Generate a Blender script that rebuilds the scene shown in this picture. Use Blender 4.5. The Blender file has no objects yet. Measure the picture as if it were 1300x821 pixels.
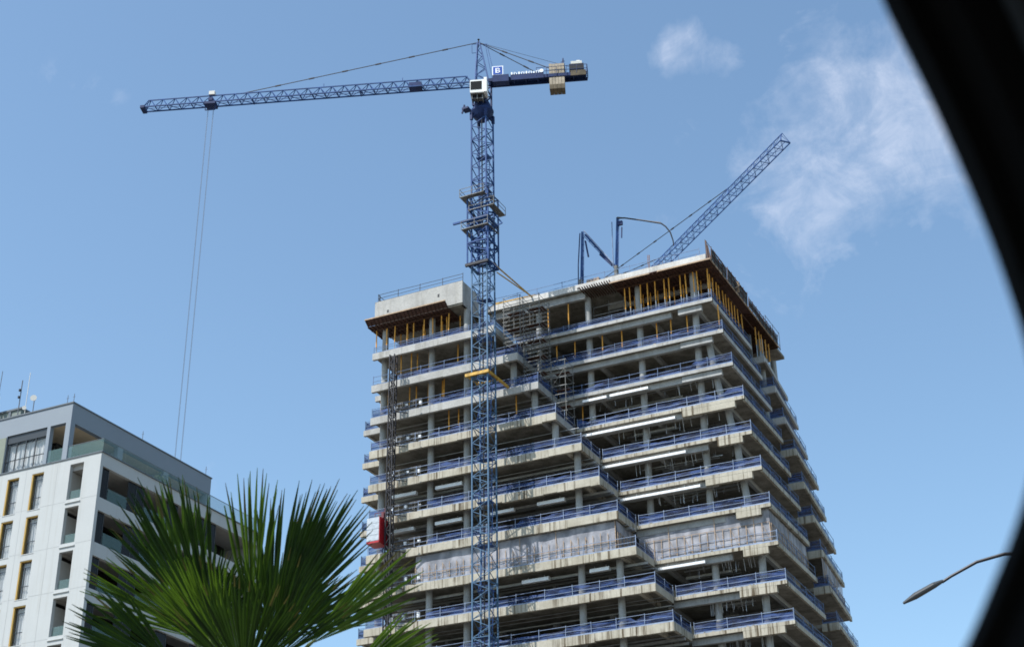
import bpy, math, random
from mathutils import Vector, Matrix, noise
random.seed(7)
R = math.radians
S = bpy.context.scene
COL = S.collection

# ------------------------------------------------------------------ camera
cam_data = bpy.data.cameras.new('camera')
cam = bpy.data.objects.new('camera', cam_data); COL.objects.link(cam)
th, yaw, roll = R(28.5452), R(-25.8095), R(-0.90114)
Fv = Vector((math.sin(yaw)*math.cos(th), math.cos(yaw)*math.cos(th), math.sin(th)))
Rv = Vector((math.cos(yaw), -math.sin(yaw), 0)); Uv = Rv.cross(Fv)
R2 = math.cos(roll)*Rv + math.sin(roll)*Uv
U2 = -math.sin(roll)*Rv + math.cos(roll)*Uv
cam.matrix_world = Matrix(((R2.x, U2.x, -Fv.x, 0), (R2.y, U2.y, -Fv.y, 0), (R2.z, U2.z, -Fv.z, 0), (0, 0, 0, 1)))
cam_data.sensor_width = 36
cam_data.lens = 1990.86/1300*36
cam_data.shift_y = -45/1300
cam_data.clip_start = 0.05
cam_data.clip_end = 5000
cam_data.dof.use_dof = True
cam_data.dof.focus_distance = 150
cam_data.dof.aperture_fstop = 7.5
S.camera = cam
def ray(px, py):
    d = (px-650)*R2 - (py-365.5)*U2 + 1990.86*Fv
    return d.normalized()

# ------------------------------------------------------------------ world, sun, exposure
SUN_DIR = Vector((-0.30, -0.46, 0.84)).normalized()          # towards the sun
elev = math.asin(SUN_DIR.z); azim = math.atan2(SUN_DIR.x, SUN_DIR.y)
w = bpy.data.worlds.new('World'); S.world = w; w.use_nodes = True
nt = w.node_tree; nt.nodes.clear()
N = nt.nodes.new; L = nt.links.new
out = N('ShaderNodeOutputWorld'); bg = N('ShaderNodeBackground'); L(bg.outputs[0], out.inputs[0])
SKY_STRENGTH = 0.12
bg.inputs['Strength'].default_value = SKY_STRENGTH
sky = N('ShaderNodeTexSky'); sky.sky_type = 'NISHITA'; sky.sun_disc = False
sky.sun_elevation = elev; sky.sun_rotation = azim
sky.air_density = 1.0; sky.dust_density = 0.9; sky.ozone_density = 1.6; sky.altitude = 0
tc = N('ShaderNodeTexCoord')
def mth(op, a, b=None, clamp=False):
    n = N('ShaderNodeMath'); n.operation = op; n.use_clamp = clamp
    for i, v in enumerate((a, b)):
        if v is None: continue
        if isinstance(v, (int, float)): n.inputs[i].default_value = v
        else: L(v, n.inputs[i])
    return n.outputs[0]
# thin clouds: each sits in a fixed direction of the sky, edges broken up by fractal noise
nz = N('ShaderNodeTexNoise'); nz.inputs['Scale'].default_value = 15; nz.inputs['Detail'].default_value = 9; nz.inputs['Roughness'].default_value = .62
nz.inputs['Distortion'].default_value = .9
L(tc.outputs['Generated'], nz.inputs['Vector'])
nf = N('ShaderNodeTexNoise'); nf.inputs['Scale'].default_value = 60; nf.inputs['Detail'].default_value = 6; nf.inputs['Roughness'].default_value = .6
L(tc.outputs['Generated'], nf.inputs['Vector'])
total = None
# pixel direction, angular radius in degrees, strength
for (px, py, rad, st) in [(880, 56, 1.35, 1.1), (845, 68, 1.1, .8), (925, 75, 1.0, .6), (1105, 140, 4.6, .46), (1145, 95, 3.4, .3), (1120, 215, 4.0, .42), (995, 285, 3.6, .66), (1050, 245, 3.0, .3), (925, 150, 3.0, .52), (1060, 60, 3.0, .35),
                          (1040, 90, 2.6, .25), (850, 240, 2.6, .2), (60, 92, .9, .32), (115, 108, .8, .36), (148, 116, .6, .36), (275, 625, 1.3, .5), (262, 600, .9, .3),
                          (690, 55, 1.3, .3), (1170, 690, 3, .12), (1250, 200, 5, .3), (1400, 60, 9, .35)]:
    d = ray(px, py)
    vs = N('ShaderNodeVectorMath'); vs.operation = 'DISTANCE'; L(tc.outputs['Generated'], vs.inputs[0]); vs.inputs[1].default_value = d
    m = mth('DIVIDE', vs.outputs['Value'], R(rad))
    m = mth('SUBTRACT', 1.0, m, True)
    m = mth('MULTIPLY', mth('POWER', m, .8), st)
    total = m if total is None else mth('ADD', total, m)
total = mth('MINIMUM', total, 1.0)
nn = mth('ADD', mth('MULTIPLY', nz.outputs['Fac'], .75), mth('MULTIPLY', nf.outputs['Fac'], .25))
ns = mth('MULTIPLY', mth('SUBTRACT', nn, .36), 3.6, True)
fac = mth('ADD', mth('MULTIPLY', mth('SUBTRACT', nn, .5), 4.2), mth('SUBTRACT', mth('MULTIPLY', total, 1.25), .42), True)
fac = mth('MULTIPLY', mth('POWER', fac, 1.1), mth('MULTIPLY', total, 4.0, True), True)
n3 = N('ShaderNodeTexNoise'); n3.inputs['Scale'].default_value = 24; n3.inputs['Detail'].default_value = 8; n3.inputs['Roughness'].default_value = .68; n3.inputs['Distortion'].default_value = .6
L(tc.outputs['Generated'], n3.inputs['Vector'])
thick = mth('ADD', .22, mth('MULTIPLY', mth('SUBTRACT', n3.outputs['Fac'], .34), 2.6, True))
fac = mth('MULTIPLY', fac, mth('MULTIPLY', thick, .50), True)
mx = N('ShaderNodeMix'); mx.data_type = 'RGBA'
gm = N('ShaderNodeMix'); gm.data_type = 'RGBA'; gm.blend_type = 'MULTIPLY'; gm.inputs[0].default_value = 1
L(sky.outputs[0], gm.inputs[6]); gm.inputs[7].default_value = (.92, 1.0, .955, 1)
L(fac, mx.inputs[0]); L(gm.outputs[2], mx.inputs[6])
mx.inputs[7].default_value = (3.7, 4.0, 4.75, 1)
L(mx.outputs[2], bg.inputs['Color'])

sd = bpy.data.lights.new('sun', 'SUN'); sd.energy = 3.6; sd.angle = R(.5); sd.color = (1, .978, .935)
sun = bpy.data.objects.new('sun', sd); COL.objects.link(sun)
sun.rotation_euler = SUN_DIR.to_track_quat('Z', 'Y').to_euler()
S.view_settings.view_transform = 'Standard'; S.view_settings.look = 'None'
S.view_settings.exposure = 0.9; S.view_settings.gamma = 1
S.render.engine = 'CYCLES'
S.cycles.filter_width = 1.7
S.cycles.max_bounces = 6; S.cycles.transparent_max_bounces = 16

# ------------------------------------------------------------------ materials
MATS = {}
def mat(name, col, rough=.6, metal=0., var=.0, scale=1.5, alpha=1., bump=0., spec=.5, col2=None, trans=0., bscale=None):
    if name in MATS: return MATS[name]
    m = bpy.data.materials.new(name); m.use_nodes = True; MATS[name] = m
    t = m.node_tree; b = t.nodes['Principled BSDF']
    b.inputs['Base Color'].default_value = (*col, 1); b.inputs['Roughness'].default_value = rough
    b.inputs['Metallic'].default_value = metal; b.inputs['Alpha'].default_value = alpha
    b.inputs['Specular IOR Level'].default_value = spec
    g = t.nodes.new('ShaderNodeNewGeometry')
    n = t.nodes.new('ShaderNodeTexNoise'); n.inputs['Scale'].default_value = scale; n.inputs['Detail'].default_value = 6; n.inputs['Roughness'].default_value = .65
    t.links.new(g.outputs['Position'], n.inputs['Vector'])
    if var or col2:
        cr = t.nodes.new('ShaderNodeValToRGB'); e = cr.color_ramp.elements
        c2 = col2 if col2 else tuple(max(0, c*(1-var)) for c in col)
        e[0].position = .36; e[1].position = .64
        e[0].color = (*c2, 1); e[1].color = (*col, 1)
        t.links.new(n.outputs['Fac'], cr.inputs[0]); t.links.new(cr.outputs[0], b.inputs['Base Color'])
    if bump:
        n2 = t.nodes.new('ShaderNodeTexNoise'); n2.inputs['Scale'].default_value = bscale or scale*5; n2.inputs['Detail'].default_value = 5
        t.links.new(g.outputs['Position'], n2.inputs['Vector'])
        bp = t.nodes.new('ShaderNodeBump'); bp.inputs['Strength'].default_value = bump; bp.inputs['Distance'].default_value = .05
        t.links.new(n2.outputs['Fac'], bp.inputs['Height']); t.links.new(bp.outputs[0], b.inputs['Normal'])
    if trans: b.inputs['Transmission Weight'].default_value = trans
    return m
def concrete(name, base, dark, stain, stain_amt=.5, streak=True, sx=1.6, grain=(.84, 1.08)):
    """cast concrete: broad blotches, pour patches, run-down stains with a shape of their own"""
    m = bpy.data.materials.new(name); m.use_nodes = True; MATS[name] = m
    t = m.node_tree; b = t.nodes['Principled BSDF']; b.inputs['Roughness'].default_value = .85
    b.inputs['Specular IOR Level'].default_value = .25
    nd = t.nodes.new; ln = t.links.new
    g = nd('ShaderNodeNewGeometry')
    n1 = nd('ShaderNodeTexNoise'); n1.inputs['Scale'].default_value = .55; n1.inputs['Detail'].default_value = 8; n1.inputs['Roughness'].default_value = .6
    ln(g.outputs['Position'], n1.inputs['Vector'])
    r1 = nd('ShaderNodeValToRGB'); r1.color_ramp.elements[0].position = .38; r1.color_ramp.elements[1].position = .6
    r1.color_ramp.elements[0].color = (*dark, 1); r1.color_ramp.elements[1].color = (*base, 1)
    ln(n1.outputs['Fac'], r1.inputs[0])
    # streaks: stretched vertically
    mp = nd('ShaderNodeMapping'); mp.inputs['Scale'].default_value = (sx, sx, .06); ln(g.outputs['Position'], mp.inputs['Vector'])
    n2 = nd('ShaderNodeTexNoise'); n2.inputs['Scale'].default_value = 1.0; n2.inputs['Detail'].default_value = 9; n2.inputs['Roughness'].default_value = .72
    ln(mp.outputs[0], n2.inputs['Vector'])
    n3 = nd('ShaderNodeTexNoise'); n3.inputs['Scale'].default_value = .32; n3.inputs['Detail'].default_value = 3; ln(g.outputs['Position'], n3.inputs['Vector'])
    r2 = nd('ShaderNodeValToRGB'); r2.color_ramp.elements[0].position = .50; r2.color_ramp.elements[1].position = .60
    ln(n2.outputs['Fac'], r2.inputs[0])
    r3 = nd('ShaderNodeValToRGB'); r3.color_ramp.elements[0].position = .36; r3.color_ramp.elements[1].position = .52; ln(n3.outputs['Fac'], r3.inputs[0])
    mu = nd('ShaderNodeMath'); mu.operation = 'MULTIPLY'; ln(r2.outputs[0], mu.inputs[0]); ln(r3.outputs[0], mu.inputs[1])
    mu2 = nd('ShaderNodeMath'); mu2.operation = 'MULTIPLY'; ln(mu.outputs[0], mu2.inputs[0]); mu2.inputs[1].default_value = stain_amt if streak else 0
    mix = nd('ShaderNodeMix'); mix.data_type = 'RGBA'; ln(mu2.outputs[0], mix.inputs[0]); ln(r1.outputs[0], mix.inputs[6]); mix.inputs[7].default_value = (*stain, 1)
    # fine grain
    n4 = nd('ShaderNodeTexNoise'); n4.inputs['Scale'].default_value = 7; n4.inputs['Detail'].default_value = 6; ln(g.outputs['Position'], n4.inputs['Vector'])
    r4 = nd('ShaderNodeMapRange'); r4.inputs[1].default_value = .3; r4.inputs[2].default_value = .7; r4.inputs[3].default_value = grain[0]; r4.inputs[4].default_value = grain[1]
    ln(n4.outputs['Fac'], r4.inputs[0])
    m2 = nd('ShaderNodeMix'); m2.data_type = 'RGBA'; m2.blend_type = 'MULTIPLY'; m2.inputs[0].default_value = 1
    ln(mix.outputs[2], m2.inputs[6]); ln(r4.outputs[0], m2.inputs[7]); ln(m2.outputs[2], b.inputs['Base Color'])
    bp = nd('ShaderNodeBump'); bp.inputs['Strength'].default_value = .12; bp.inputs['Distance'].default_value = .03
    ln(n4.outputs['Fac'], bp.inputs['Height']); ln(bp.outputs[0], b.inputs['Normal'])
    return m
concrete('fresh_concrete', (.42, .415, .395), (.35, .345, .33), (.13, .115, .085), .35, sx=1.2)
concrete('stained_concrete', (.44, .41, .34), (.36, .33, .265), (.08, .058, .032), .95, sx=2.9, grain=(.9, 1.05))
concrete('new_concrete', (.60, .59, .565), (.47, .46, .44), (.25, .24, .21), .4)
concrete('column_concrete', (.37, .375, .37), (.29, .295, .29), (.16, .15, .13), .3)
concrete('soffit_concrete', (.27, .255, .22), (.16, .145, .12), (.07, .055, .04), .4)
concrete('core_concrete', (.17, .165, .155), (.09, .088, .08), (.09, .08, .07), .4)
mat('steel_blue_dark', (.014, .034, .12), .65, .0, spec=.25, var=.4, scale=.8)
mat('steel_blue_light', (.085, .17, .28), .6, .0, spec=.3, var=.4, scale=.8)  # paler lower mast sections, with some sun reflection put into the colour
mat('steel_blue_mid', (.03, .085, .25), .65, .0, spec=.25, var=.4, scale=.8)
mat('crane_white', (.75, .75, .72), .45)
mat('dark_metal', (.025, .025, .03), .5, .5)
mat('rope_grey', (.10, .11, .13), .6, .4)
mat('galvanised', (.42, .43, .44), .45, .7, var=.3, scale=3)
mat('scaffold_steel', (.17, .17, .16), .6, .3, var=.5, scale=2)
mat('ledger_steel', (.30, .30, .29), .6, .2, var=.5, scale=2)
mat('duct_metal', (.80, .81, .82), .45, .25, var=.15, scale=2)
mat('prop_yellow', (.80, .38, .05), .55, .0, var=.35, scale=2.5)
mat('tie_yellow', (.62, .36, .05), .5, .0, var=.5, scale=2)
mat('timber_brown', (.085, .036, .02), .8, var=.5, scale=2.5)
mat('timber_pale', (.46, .33, .22), .8, var=.4, scale=2.5)
mat('ply_red', (.09, .038, .028), .7, var=.6, scale=1.8)
mat('rebar', (.22, .13, .11), .8)
mat('rubble', (.36, .34, .30), .9, var=.75, scale=4)
mat('net_dark', (.055, .06, .06), .9, var=.4, scale=3)
mat('hoist_red', (.42, .012, .02), .45, var=.3, scale=2)
mat('hoist_dark_red', (.10, .012, .02), .6)
mat('hoist_panel', (.50, .53, .56), .4, .3, var=.25, scale=3)
mat('rail_blue', (.11, .17, .30), .5, .2, var=.4, scale=2)
mat('rail_pale', (.24, .30, .42), .5, .3, var=.3, scale=2)
mat('ballast', (.44, .37, .28), .85, var=.35, scale=1.2)
mat('ballast_dark', (.14, .11, .07), .85, var=.5, scale=1.5)
mat('sign_blue', (.02, .075, .36), .35)
mat('sign_white', (.85, .86, .88), .4)
mat('asphalt', (.05, .05, .052), .9, var=.3, scale=.8, bump=.4)
mat('paving', (.28, .27, .25), .85, var=.25, scale=1.2)
mat('earth', (.17, .155, .13), .95, var=.35, scale=.15)
mat('line_paint', (.75, .75, .72), .6)
mat('render_white', (.44, .455, .455), .75, var=.045, scale=.9, bump=.05)
mat('joint_grey', (.34, .35, .35), .8)
concrete('facade_white', (.435, .45, .45), (.42, .435, .435), (.36, .36, .34), .4, sx=3.0, grain=(.98, 1.01))
mat('render_grey', (.20, .235, .275), .7, var=.04, scale=.6)
mat('coping_grey', (.12, .135, .15), .5, .3)
mat('olive_panel', (.19, .215, .17), .6, var=.1)
mat('ochre_reveal', (.42, .26, .055), .6, var=.15)
mat('frame_dark', (.045, .05, .055), .4, .3)
mat('wood_soffit', (.66, .53, .36), .6, var=.15, scale=3)
mat('loggia_plaster', (.34, .325, .30), .8, var=.08)
mat('room_dark', (.03, .032, .035), .7)  # darkness of unlit interiors put into the colour
mat('car_trim', (.004, .004, .0045), .9, spec=.1)
mat('car_lining', (.05, .05, .05), .95, spec=.1)
mat('car_rubber', (.003, .003, .003), .9, spec=.1)
mat('car_paint', (.012, .012, .013), .7, spec=.2)
mat('penthouse_green', (.17, .20, .18), .6, var=.1)
mat('dish_white', (.55, .54, .50), .6)
def glassy(name, col, alpha, rough=.03, spec=.8):
    m = mat(name, col, rough, spec=spec); m.node_tree.nodes['Principled BSDF'].inputs['Alpha'].default_value = alpha; return m
glassy('balustrade_glass', (.17, .28, .27), .24, spec=.6)
glassy('window_glass', (.10, .13, .15), .15)
glassy('tinted_glass', (.02, .019, .018), .88, spec=.12, rough=.15)
def fabric(name, c1, c2, alpha, amin, scale=(1.2, 1.2, 2.2)):
    m = bpy.data.materials.new(name); m.use_nodes = True; MATS[name] = m
    t = m.node_tree; b = t.nodes['Principled BSDF']; b.inputs['Roughness'].default_value = .75
    nd = t.nodes.new; ln = t.links.new; g = nd('ShaderNodeNewGeometry')
    mp = nd('ShaderNodeMapping'); mp.inputs['Scale'].default_value = scale; ln(g.outputs['Position'], mp.inputs['Vector'])
    n = nd('ShaderNodeTexNoise'); n.inputs['Scale'].default_value = 1.1; n.inputs['Detail'].default_value = 5; ln(mp.outputs[0], n.inputs['Vector'])
    r = nd('ShaderNodeValToRGB'); r.color_ramp.elements[0].position = .4; r.color_ramp.elements[1].position = .62
    r.color_ramp.elements[0].color = (*c2, 1); r.color_ramp.elements[1].color = (*c1, 1); ln(n.outputs['Fac'], r.inputs[0]); ln(r.outputs[0], b.inputs['Base Color'])
    mr = nd('ShaderNodeMapRange'); mr.inputs[1].default_value = .35; mr.inputs[2].default_value = .6; mr.inputs[3].default_value = amin; mr.inputs[4].default_value = alpha
    ln(n.outputs['Fac'], mr.inputs[0]); ln(mr.outputs[0], b.inputs['Alpha'])
    return m
fabric('safety_net', (.024, .062, .20), (.008, .02, .07), .84, .45, (.6, .6, 3.0))
fabric('sheet_plastic', (.42, .42, .46), (.27, .28, .32), .80, .62, (.9, .9, .5))
fabric('curtain', (.80, .82, .82), (.66, .68, .69), 1, 1, (4, 4, .3))
def leaf_mat(name, c1, c2, tr=.25):
    m = bpy.data.materials.new(name); m.use_nodes = True; MATS[name] = m
    t = m.node_tree; b = t.nodes['Principled BSDF']; b.inputs['Roughness'].default_value = .6; b.inputs['Specular IOR Level'].default_value = .22
    nd = t.nodes.new; ln = t.links.new; g = nd('ShaderNodeNewGeometry')
    n = nd('ShaderNodeTexNoise'); n.inputs['Scale'].default_value = 6; n.inputs['Detail'].default_value = 4; ln(g.outputs['Position'], n.inputs['Vector'])
    r = nd('ShaderNodeValToRGB'); r.color_ramp.elements[0].position = .38; r.color_ramp.elements[1].position = .62
    r.color_ramp.elements[0].color = (*c2, 1); r.color_ramp.elements[1].color = (*c1, 1); ln(n.outputs['Fac'], r.inputs[0]); ln(r.outputs[0], b.inputs['Base Color'])
    tl = nd('ShaderNodeBsdfTranslucent'); tl.inputs[0].default_value = (c1[0]*1.5, c1[1]*1.7, c1[2]*.8, 1)
    ms = nd('ShaderNodeMixShader'); ms.inputs[0].default_value = tr
    o = t.nodes['Material Output']; ln(b.outputs[0], ms.inputs[1]); ln(tl.outputs[0], ms.inputs[2]); ln(ms.outputs[0], o.inputs[0])
    return m
leaf_mat('palm_leaf', (.026, .055, .006), (.009, .024, .004), .14)
leaf_mat('palm_leaf_young_lit', (.085, .135, .018), (.03, .06, .009), .3)  # younger fronds, with the brightness of sunlit leaves put into the colour
leaf_mat('palm_stem', (.10, .13, .04), (.06, .08, .03), 0.02)
leaf_mat('palm_dry', (.10, .085, .03), (.05, .045, .015), .15)
mat('palm_trunk', (.17, .13, .09), .95, var=.5, scale=6, bump=.8, bscale=20)
mat('plant_leaf', (.07, .11, .02), .6, var=.4, scale=8)

# ------------------------------------------------------------------ helpers
def tag(o, label=None, cat=None, group=None, kind=None):
    if label: o['label'] = label
    if cat: o['category'] = cat
    if group: o['group'] = group
    if kind: o['kind'] = kind
    return o
def empty(name, loc, label=None, cat=None, group=None):
    o = bpy.data.objects.new(name, None); COL.objects.link(o); o.location = loc; o.empty_display_size = .5
    return tag(o, label, cat, group)
def wloc(o):
    v = Vector((0, 0, 0))
    while o is not None: v += o.location; o = o.parent
    return v
class MB:
    """collects geometry in world coordinates, then links it as ONE mesh object"""
    def __init__(s): s.v = []; s.f = []; s.smooth = False
    def quad(s, *p):
        n = len(s.v); s.v += [Vector(q) for q in p]; s.f.append(tuple(range(n, n+len(p))))
    def box(s, x0, x1, y0, y1, z0, z1):
        if x0 > x1: x0, x1 = x1, x0
        if y0 > y1: y0, y1 = y1, y0
        if z0 > z1: z0, z1 = z1, z0
        n = len(s.v)
        s.v += [Vector(p) for p in ((x0,y0,z0),(x1,y0,z0),(x1,y1,z0),(x0,y1,z0),(x0,y0,z1),(x1,y0,z1),(x1,y1,z1),(x0,y1,z1))]
        s.f += [tuple(n+i for i in q) for q in ((3,2,1,0),(4,5,6,7),(0,1,5,4),(1,2,6,5),(2,3,7,6),(3,0,4,7))]
        return s
    def prism(s, poly, z0, z1):
        a = sum(poly[i][0]*poly[(i+1)%len(poly)][1]-poly[(i+1)%len(poly)][0]*poly[i][1] for i in range(len(poly)))
        if a < 0: poly = poly[::-1]
        n = len(s.v); k = len(poly)
        s.v += [Vector((x, y, z0)) for x, y in poly] + [Vector((x, y, z1)) for x, y in poly]
        s.f.append(tuple(n+i for i in range(k-1, -1, -1))); s.f.append(tuple(n+k+i for i in range(k)))
        for i in range(k):
            j = (i+1) % k; s.f.append((n+i, n+j, n+k+j, n+k+i))
        return s
    def bar(s, a, b, wd, hd=None, up=Vector((0, 0, 1))):
        a = Vector(a); b = Vector(b); hd = hd or wd; d = (b-a)
        if d.length < 1e-6: return s
        d.normalize(); u = up
        if abs(d.dot(u)) > .95: u = Vector((0, 1, 0))
        x = d.cross(u).normalized()*wd*.5; y = x.cross(d).normalized()*hd*.5
        n = len(s.v)
        for p in (a, b): s.v += [p-x-y, p+x-y, p+x+y, p-x+y]
        s.f += [tuple(n+i for i in q) for q in ((0,1,2,3),(7,6,5,4),(0,4,5,1),(1,5,6,2),(2,6,7,3),(3,7,4,0))]
        return s
    def tube(s, pts, rad, seg=8, cap=True):
        pts = [Vector(p) for p in pts]; rads = rad if isinstance(rad, (list, tuple)) else [rad]*len(pts)
        prev = None; base = len(s.v)
        for i, p in enumerate(pts):
            d = (pts[min(i+1, len(pts)-1)]-pts[max(i-1, 0)]).normalized()
            if prev is None:
                u = Vector((0, 0, 1)) if abs(d.z) < .95 else Vector((1, 0, 0)); x = d.cross(u).normalized()
            else: x = (prev - d*prev.dot(d)).normalized()
            prev = x; y = d.cross(x)
            for j in range(seg):
                a = 2*math.pi*j/seg; s.v.append(p + (x*math.cos(a)+y*math.sin(a))*rads[i])
        for i in range(len(pts)-1):
            for j in range(seg):
                j2 = (j+1) % seg; s.f.append((base+i*seg+j, base+i*seg+j2, base+(i+1)*seg+j2, base+(i+1)*seg+j))
        if cap:
            s.f.append(tuple(base+j for j in range(seg-1, -1, -1))); s.f.append(tuple(base+(len(pts)-1)*seg+j for j in range(seg)))
        return s
    def grid(s, fn, nu, nv):
        b = len(s.v)
        for i in range(nu+1):
            for j in range(nv+1): s.v.append(Vector(fn(i/nu, j/nv)))
        for i in range(nu):
            for j in range(nv):
                a = b+i*(nv+1)+j; s.f.append((a, a+nv+1, a+nv+2, a+1))
        return s
    def build(s, name, material, parent=None, smooth=False, kind=None):
        me = bpy.data.meshes.new(name); off = wloc(parent) if parent else Vector((0, 0, 0))
        me.from_pydata([tuple(v-off) for v in s.v], [], s.f); me.update()
        o = bpy.data.objects.new(name, me); COL.objects.link(o)
        ms = material if isinstance(material, (list, tuple)) else [material]
        for q in ms: me.materials.append(MATS[q])
        if parent: o.parent = parent
        if smooth:
            for p in me.polygons: p.use_smooth = True
        if kind: o['kind'] = kind
        return o
def place_at(o, loc):
    """shift a top-level mesh's origin to loc, leaving its geometry where it is"""
    loc = Vector(loc)
    for v in o.data.vertices: v.co -= loc
    o.location = loc
    return o
def copy_tree(o, loc, label=None):
    r = o.copy(); COL.objects.link(r); r.location = loc
    if label: r['label'] = label
    def rec(src, dst):
        for c in [k for k in bpy.data.objects if k.parent == src]:
            d = c.copy(); COL.objects.link(d); d.parent = dst; rec(c, d)
    rec(o, r); return r
GZ = -1.6

# ------------------------------------------------------------------ ground, road
g = MB(); g.quad((-1500, -1500, GZ), (1500, -1500, GZ), (1500, 2500, GZ), (-1500, 2500, GZ)); tag(g.build('ground', 'earth'), kind='structure')
g = MB(); g.box(-400, 400, -6, 6, GZ-.1, GZ+.008); tag(g.build('road', 'asphalt'), kind='structure')
g = MB(); g.box(-400, 400, 6, 9.5, GZ-.1, GZ+.13); tag(g.build('pavement', 'paving'), kind='structure')
g = MB()
for i in range(-30, 30): g.box(i*6, i*6+3, 2.9, 3.05, GZ+.008, GZ+.013)
tag(g.build('road_marking', 'line_paint'), kind='structure')

# ------------------------------------------------------------------ tower under construction
YL, YR = 137.66, 142.81
def Z(k): return 79.08-4*(k-1)
XL = {0: -72.8, 1: -68.88, 2: -66.05, 3: -63.66, 4: -61.7, 5: -58.9, 6: -57.07, 7: -55.25, 8: -53.5, 9: -51.7, 10: -50.1, 11: -48.6}
XR = {0: -45.4, 1: -45.28, 2: -44.37, 3: -43.63, 4: -42.75, 5: -42.27, 6: -41.6, 7: -41.07, 8: -40.68, 9: -40.2, 10: -39.8, 11: -39.4}
def xl(k): return XL[min(k, 11)]
def xr(k): return XR[min(k, 11)]
def xw(k): return -84.4 if k < 2 else (-85.45 if k == 2 else -86.85)
tower = empty('tower_under_construction', (-64, 150, GZ), 'tall unfinished concrete tower with open stacked floors, round columns and blue netted railings', 'building')

rnd = random.Random(3)
def patches(m, x0, x1, y, z0, z1, n, seed): pass
for k in range(0, 21):
    z = Z(k); lx, rx = xl(k), xr(k); wx = xw(k)
    m = MB()
    if k == 0:
        m.box(-84.2, -72.85, 137.75, 172, 82.75, 83.08)
        m.box(-72.3, -45.5, 142.83, 170.5, 83.75, 84.12)
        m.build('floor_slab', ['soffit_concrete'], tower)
        b = MB(); b.box(-84.25, -72.8, YL, YL+.3, 82.95, 85.72); b.box(-84.25, -83.95, YL+.3, 160, 82.95, 85.72); b.box(-73.1, -72.8, YL+.3, YR, 82.75, 85.7)
        b.build('parapet', 'fresh_concrete', tower)
        h = MB(); h.box(-82.62, -82.38, YL-.012, YL+.1, 84.0, 84.35); h.box(-76.0, -75.75, YL-.012, YL+.1, 84.35, 84.75); h.box(-60.9, -60.6, YR-.07, YR+.1, 83.98, 84.22)
        h.build('tie_hole', 'room_dark', tower)
        b = MB(); b.box(-72.3, -45.6, YR-.05, YR+.35, 83.88, 84.58)
        for i in range(13):
            x = -71.9+i*2.05; b.box(x, x+.05, YR-.058, YR, 83.9, 84.56)
        b.build('edge_beam', 'new_concrete', tower)
        b = MB(); b.box(-72.2, -60.2, 143.25, 143.7, 82.95, 83.74); b.box(-59, -46.5, 147.0, 147.4, 82.9, 83.74)
        b.build('down_stand_beam', 'column_concrete', tower)
        continue
    t = .35
    poly = [(-84.35, 137.75), (lx-.05, 137.75), (lx-.05, 142.85), (rx, 142.85), (rx, 156), (rx-2.6, 156), (rx-2.6, 159), (rx+.5, 159), (rx-.55, 171.4),
            (rx-7, 171.9), (-84.35, 172)]
    if k >= 2: poly += [(-84.35, 160), (wx, 160), (wx, 140.35), (-84.35, 140.35)]
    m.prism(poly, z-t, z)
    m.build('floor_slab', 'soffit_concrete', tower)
    if k > 12: continue
    stain = 'stained_concrete' if k >= 4 else 'fresh_concrete'
    # front spandrel of the projecting left block, cast in lengths, some deeper than others
    b = MB(); x = -84.4; rr = random.Random(k*7+1)
    while x < lx-.01:
        nx = min(lx, x+rr.uniform(1.4, 4.8))
        if lx-nx < .8: nx = lx
        dz = rr.choice([0, 0, .06, -.05]); dy = rr.uniform(0, .025)
        b.box(x+.012, nx-.012, YL-dy, YL+.35, z-.80-dz, z+.02+rr.uniform(0, .03))
        x = nx
    b.build('spandrel', stain, tower)
    b = MB(); b.box(lx-.35, lx, YL+.355, YR-.3, z-.72, z+.015); b.box(lx-1.9, lx-1.5, YL+.36, YR, z-.78, z-.352)
    b.build('return_beam', 'column_concrete' if k < 5 else stain, tower)
    if k >= 2:
        b = MB(); b.box(wx, -84.42, 140.28, 140.65, z-.62, z+.02); b.box(wx-.003, wx+.3, 140.66, 160, z-.42, z+.02)
        b.build('wing_edge', stain, tower)
    # right block: thin lit slab edge, beam set back below, deep flush beam near the corner
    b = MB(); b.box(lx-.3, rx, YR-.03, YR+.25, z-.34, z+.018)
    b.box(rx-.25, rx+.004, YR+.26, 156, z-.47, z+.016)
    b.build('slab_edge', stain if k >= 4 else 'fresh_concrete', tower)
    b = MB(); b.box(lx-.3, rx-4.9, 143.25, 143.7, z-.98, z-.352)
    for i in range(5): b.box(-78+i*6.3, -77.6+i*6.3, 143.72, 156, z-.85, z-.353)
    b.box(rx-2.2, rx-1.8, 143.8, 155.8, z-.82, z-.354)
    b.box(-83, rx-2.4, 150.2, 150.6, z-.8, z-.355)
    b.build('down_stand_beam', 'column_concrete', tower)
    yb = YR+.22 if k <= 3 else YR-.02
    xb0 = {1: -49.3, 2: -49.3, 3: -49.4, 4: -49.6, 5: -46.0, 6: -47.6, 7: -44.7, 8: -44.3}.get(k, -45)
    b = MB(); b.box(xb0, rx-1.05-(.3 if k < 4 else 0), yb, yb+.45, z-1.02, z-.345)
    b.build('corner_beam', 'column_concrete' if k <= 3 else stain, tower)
    b = MB(); b.box(rx-1.3, rx+.5, 158.97, 159.3, z-.78, z+.02)
    n = 10
    for i in range(n):      # slanting side edge of the far wing
        a0 = i/n; a1 = (i+1)/n
        b.prism([(rx+.504-a0*1.05, 159.31+a0*12.1), (rx+.504-a1*1.05, 159.31+a1*12.1), (rx+.25-a1*1.05, 159.31+a1*12.1), (rx+.25-a0*1.05, 159.31+a0*12.1)], z-.5, z+.015)
    b.build('wing_edge', stain, tower)
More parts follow.
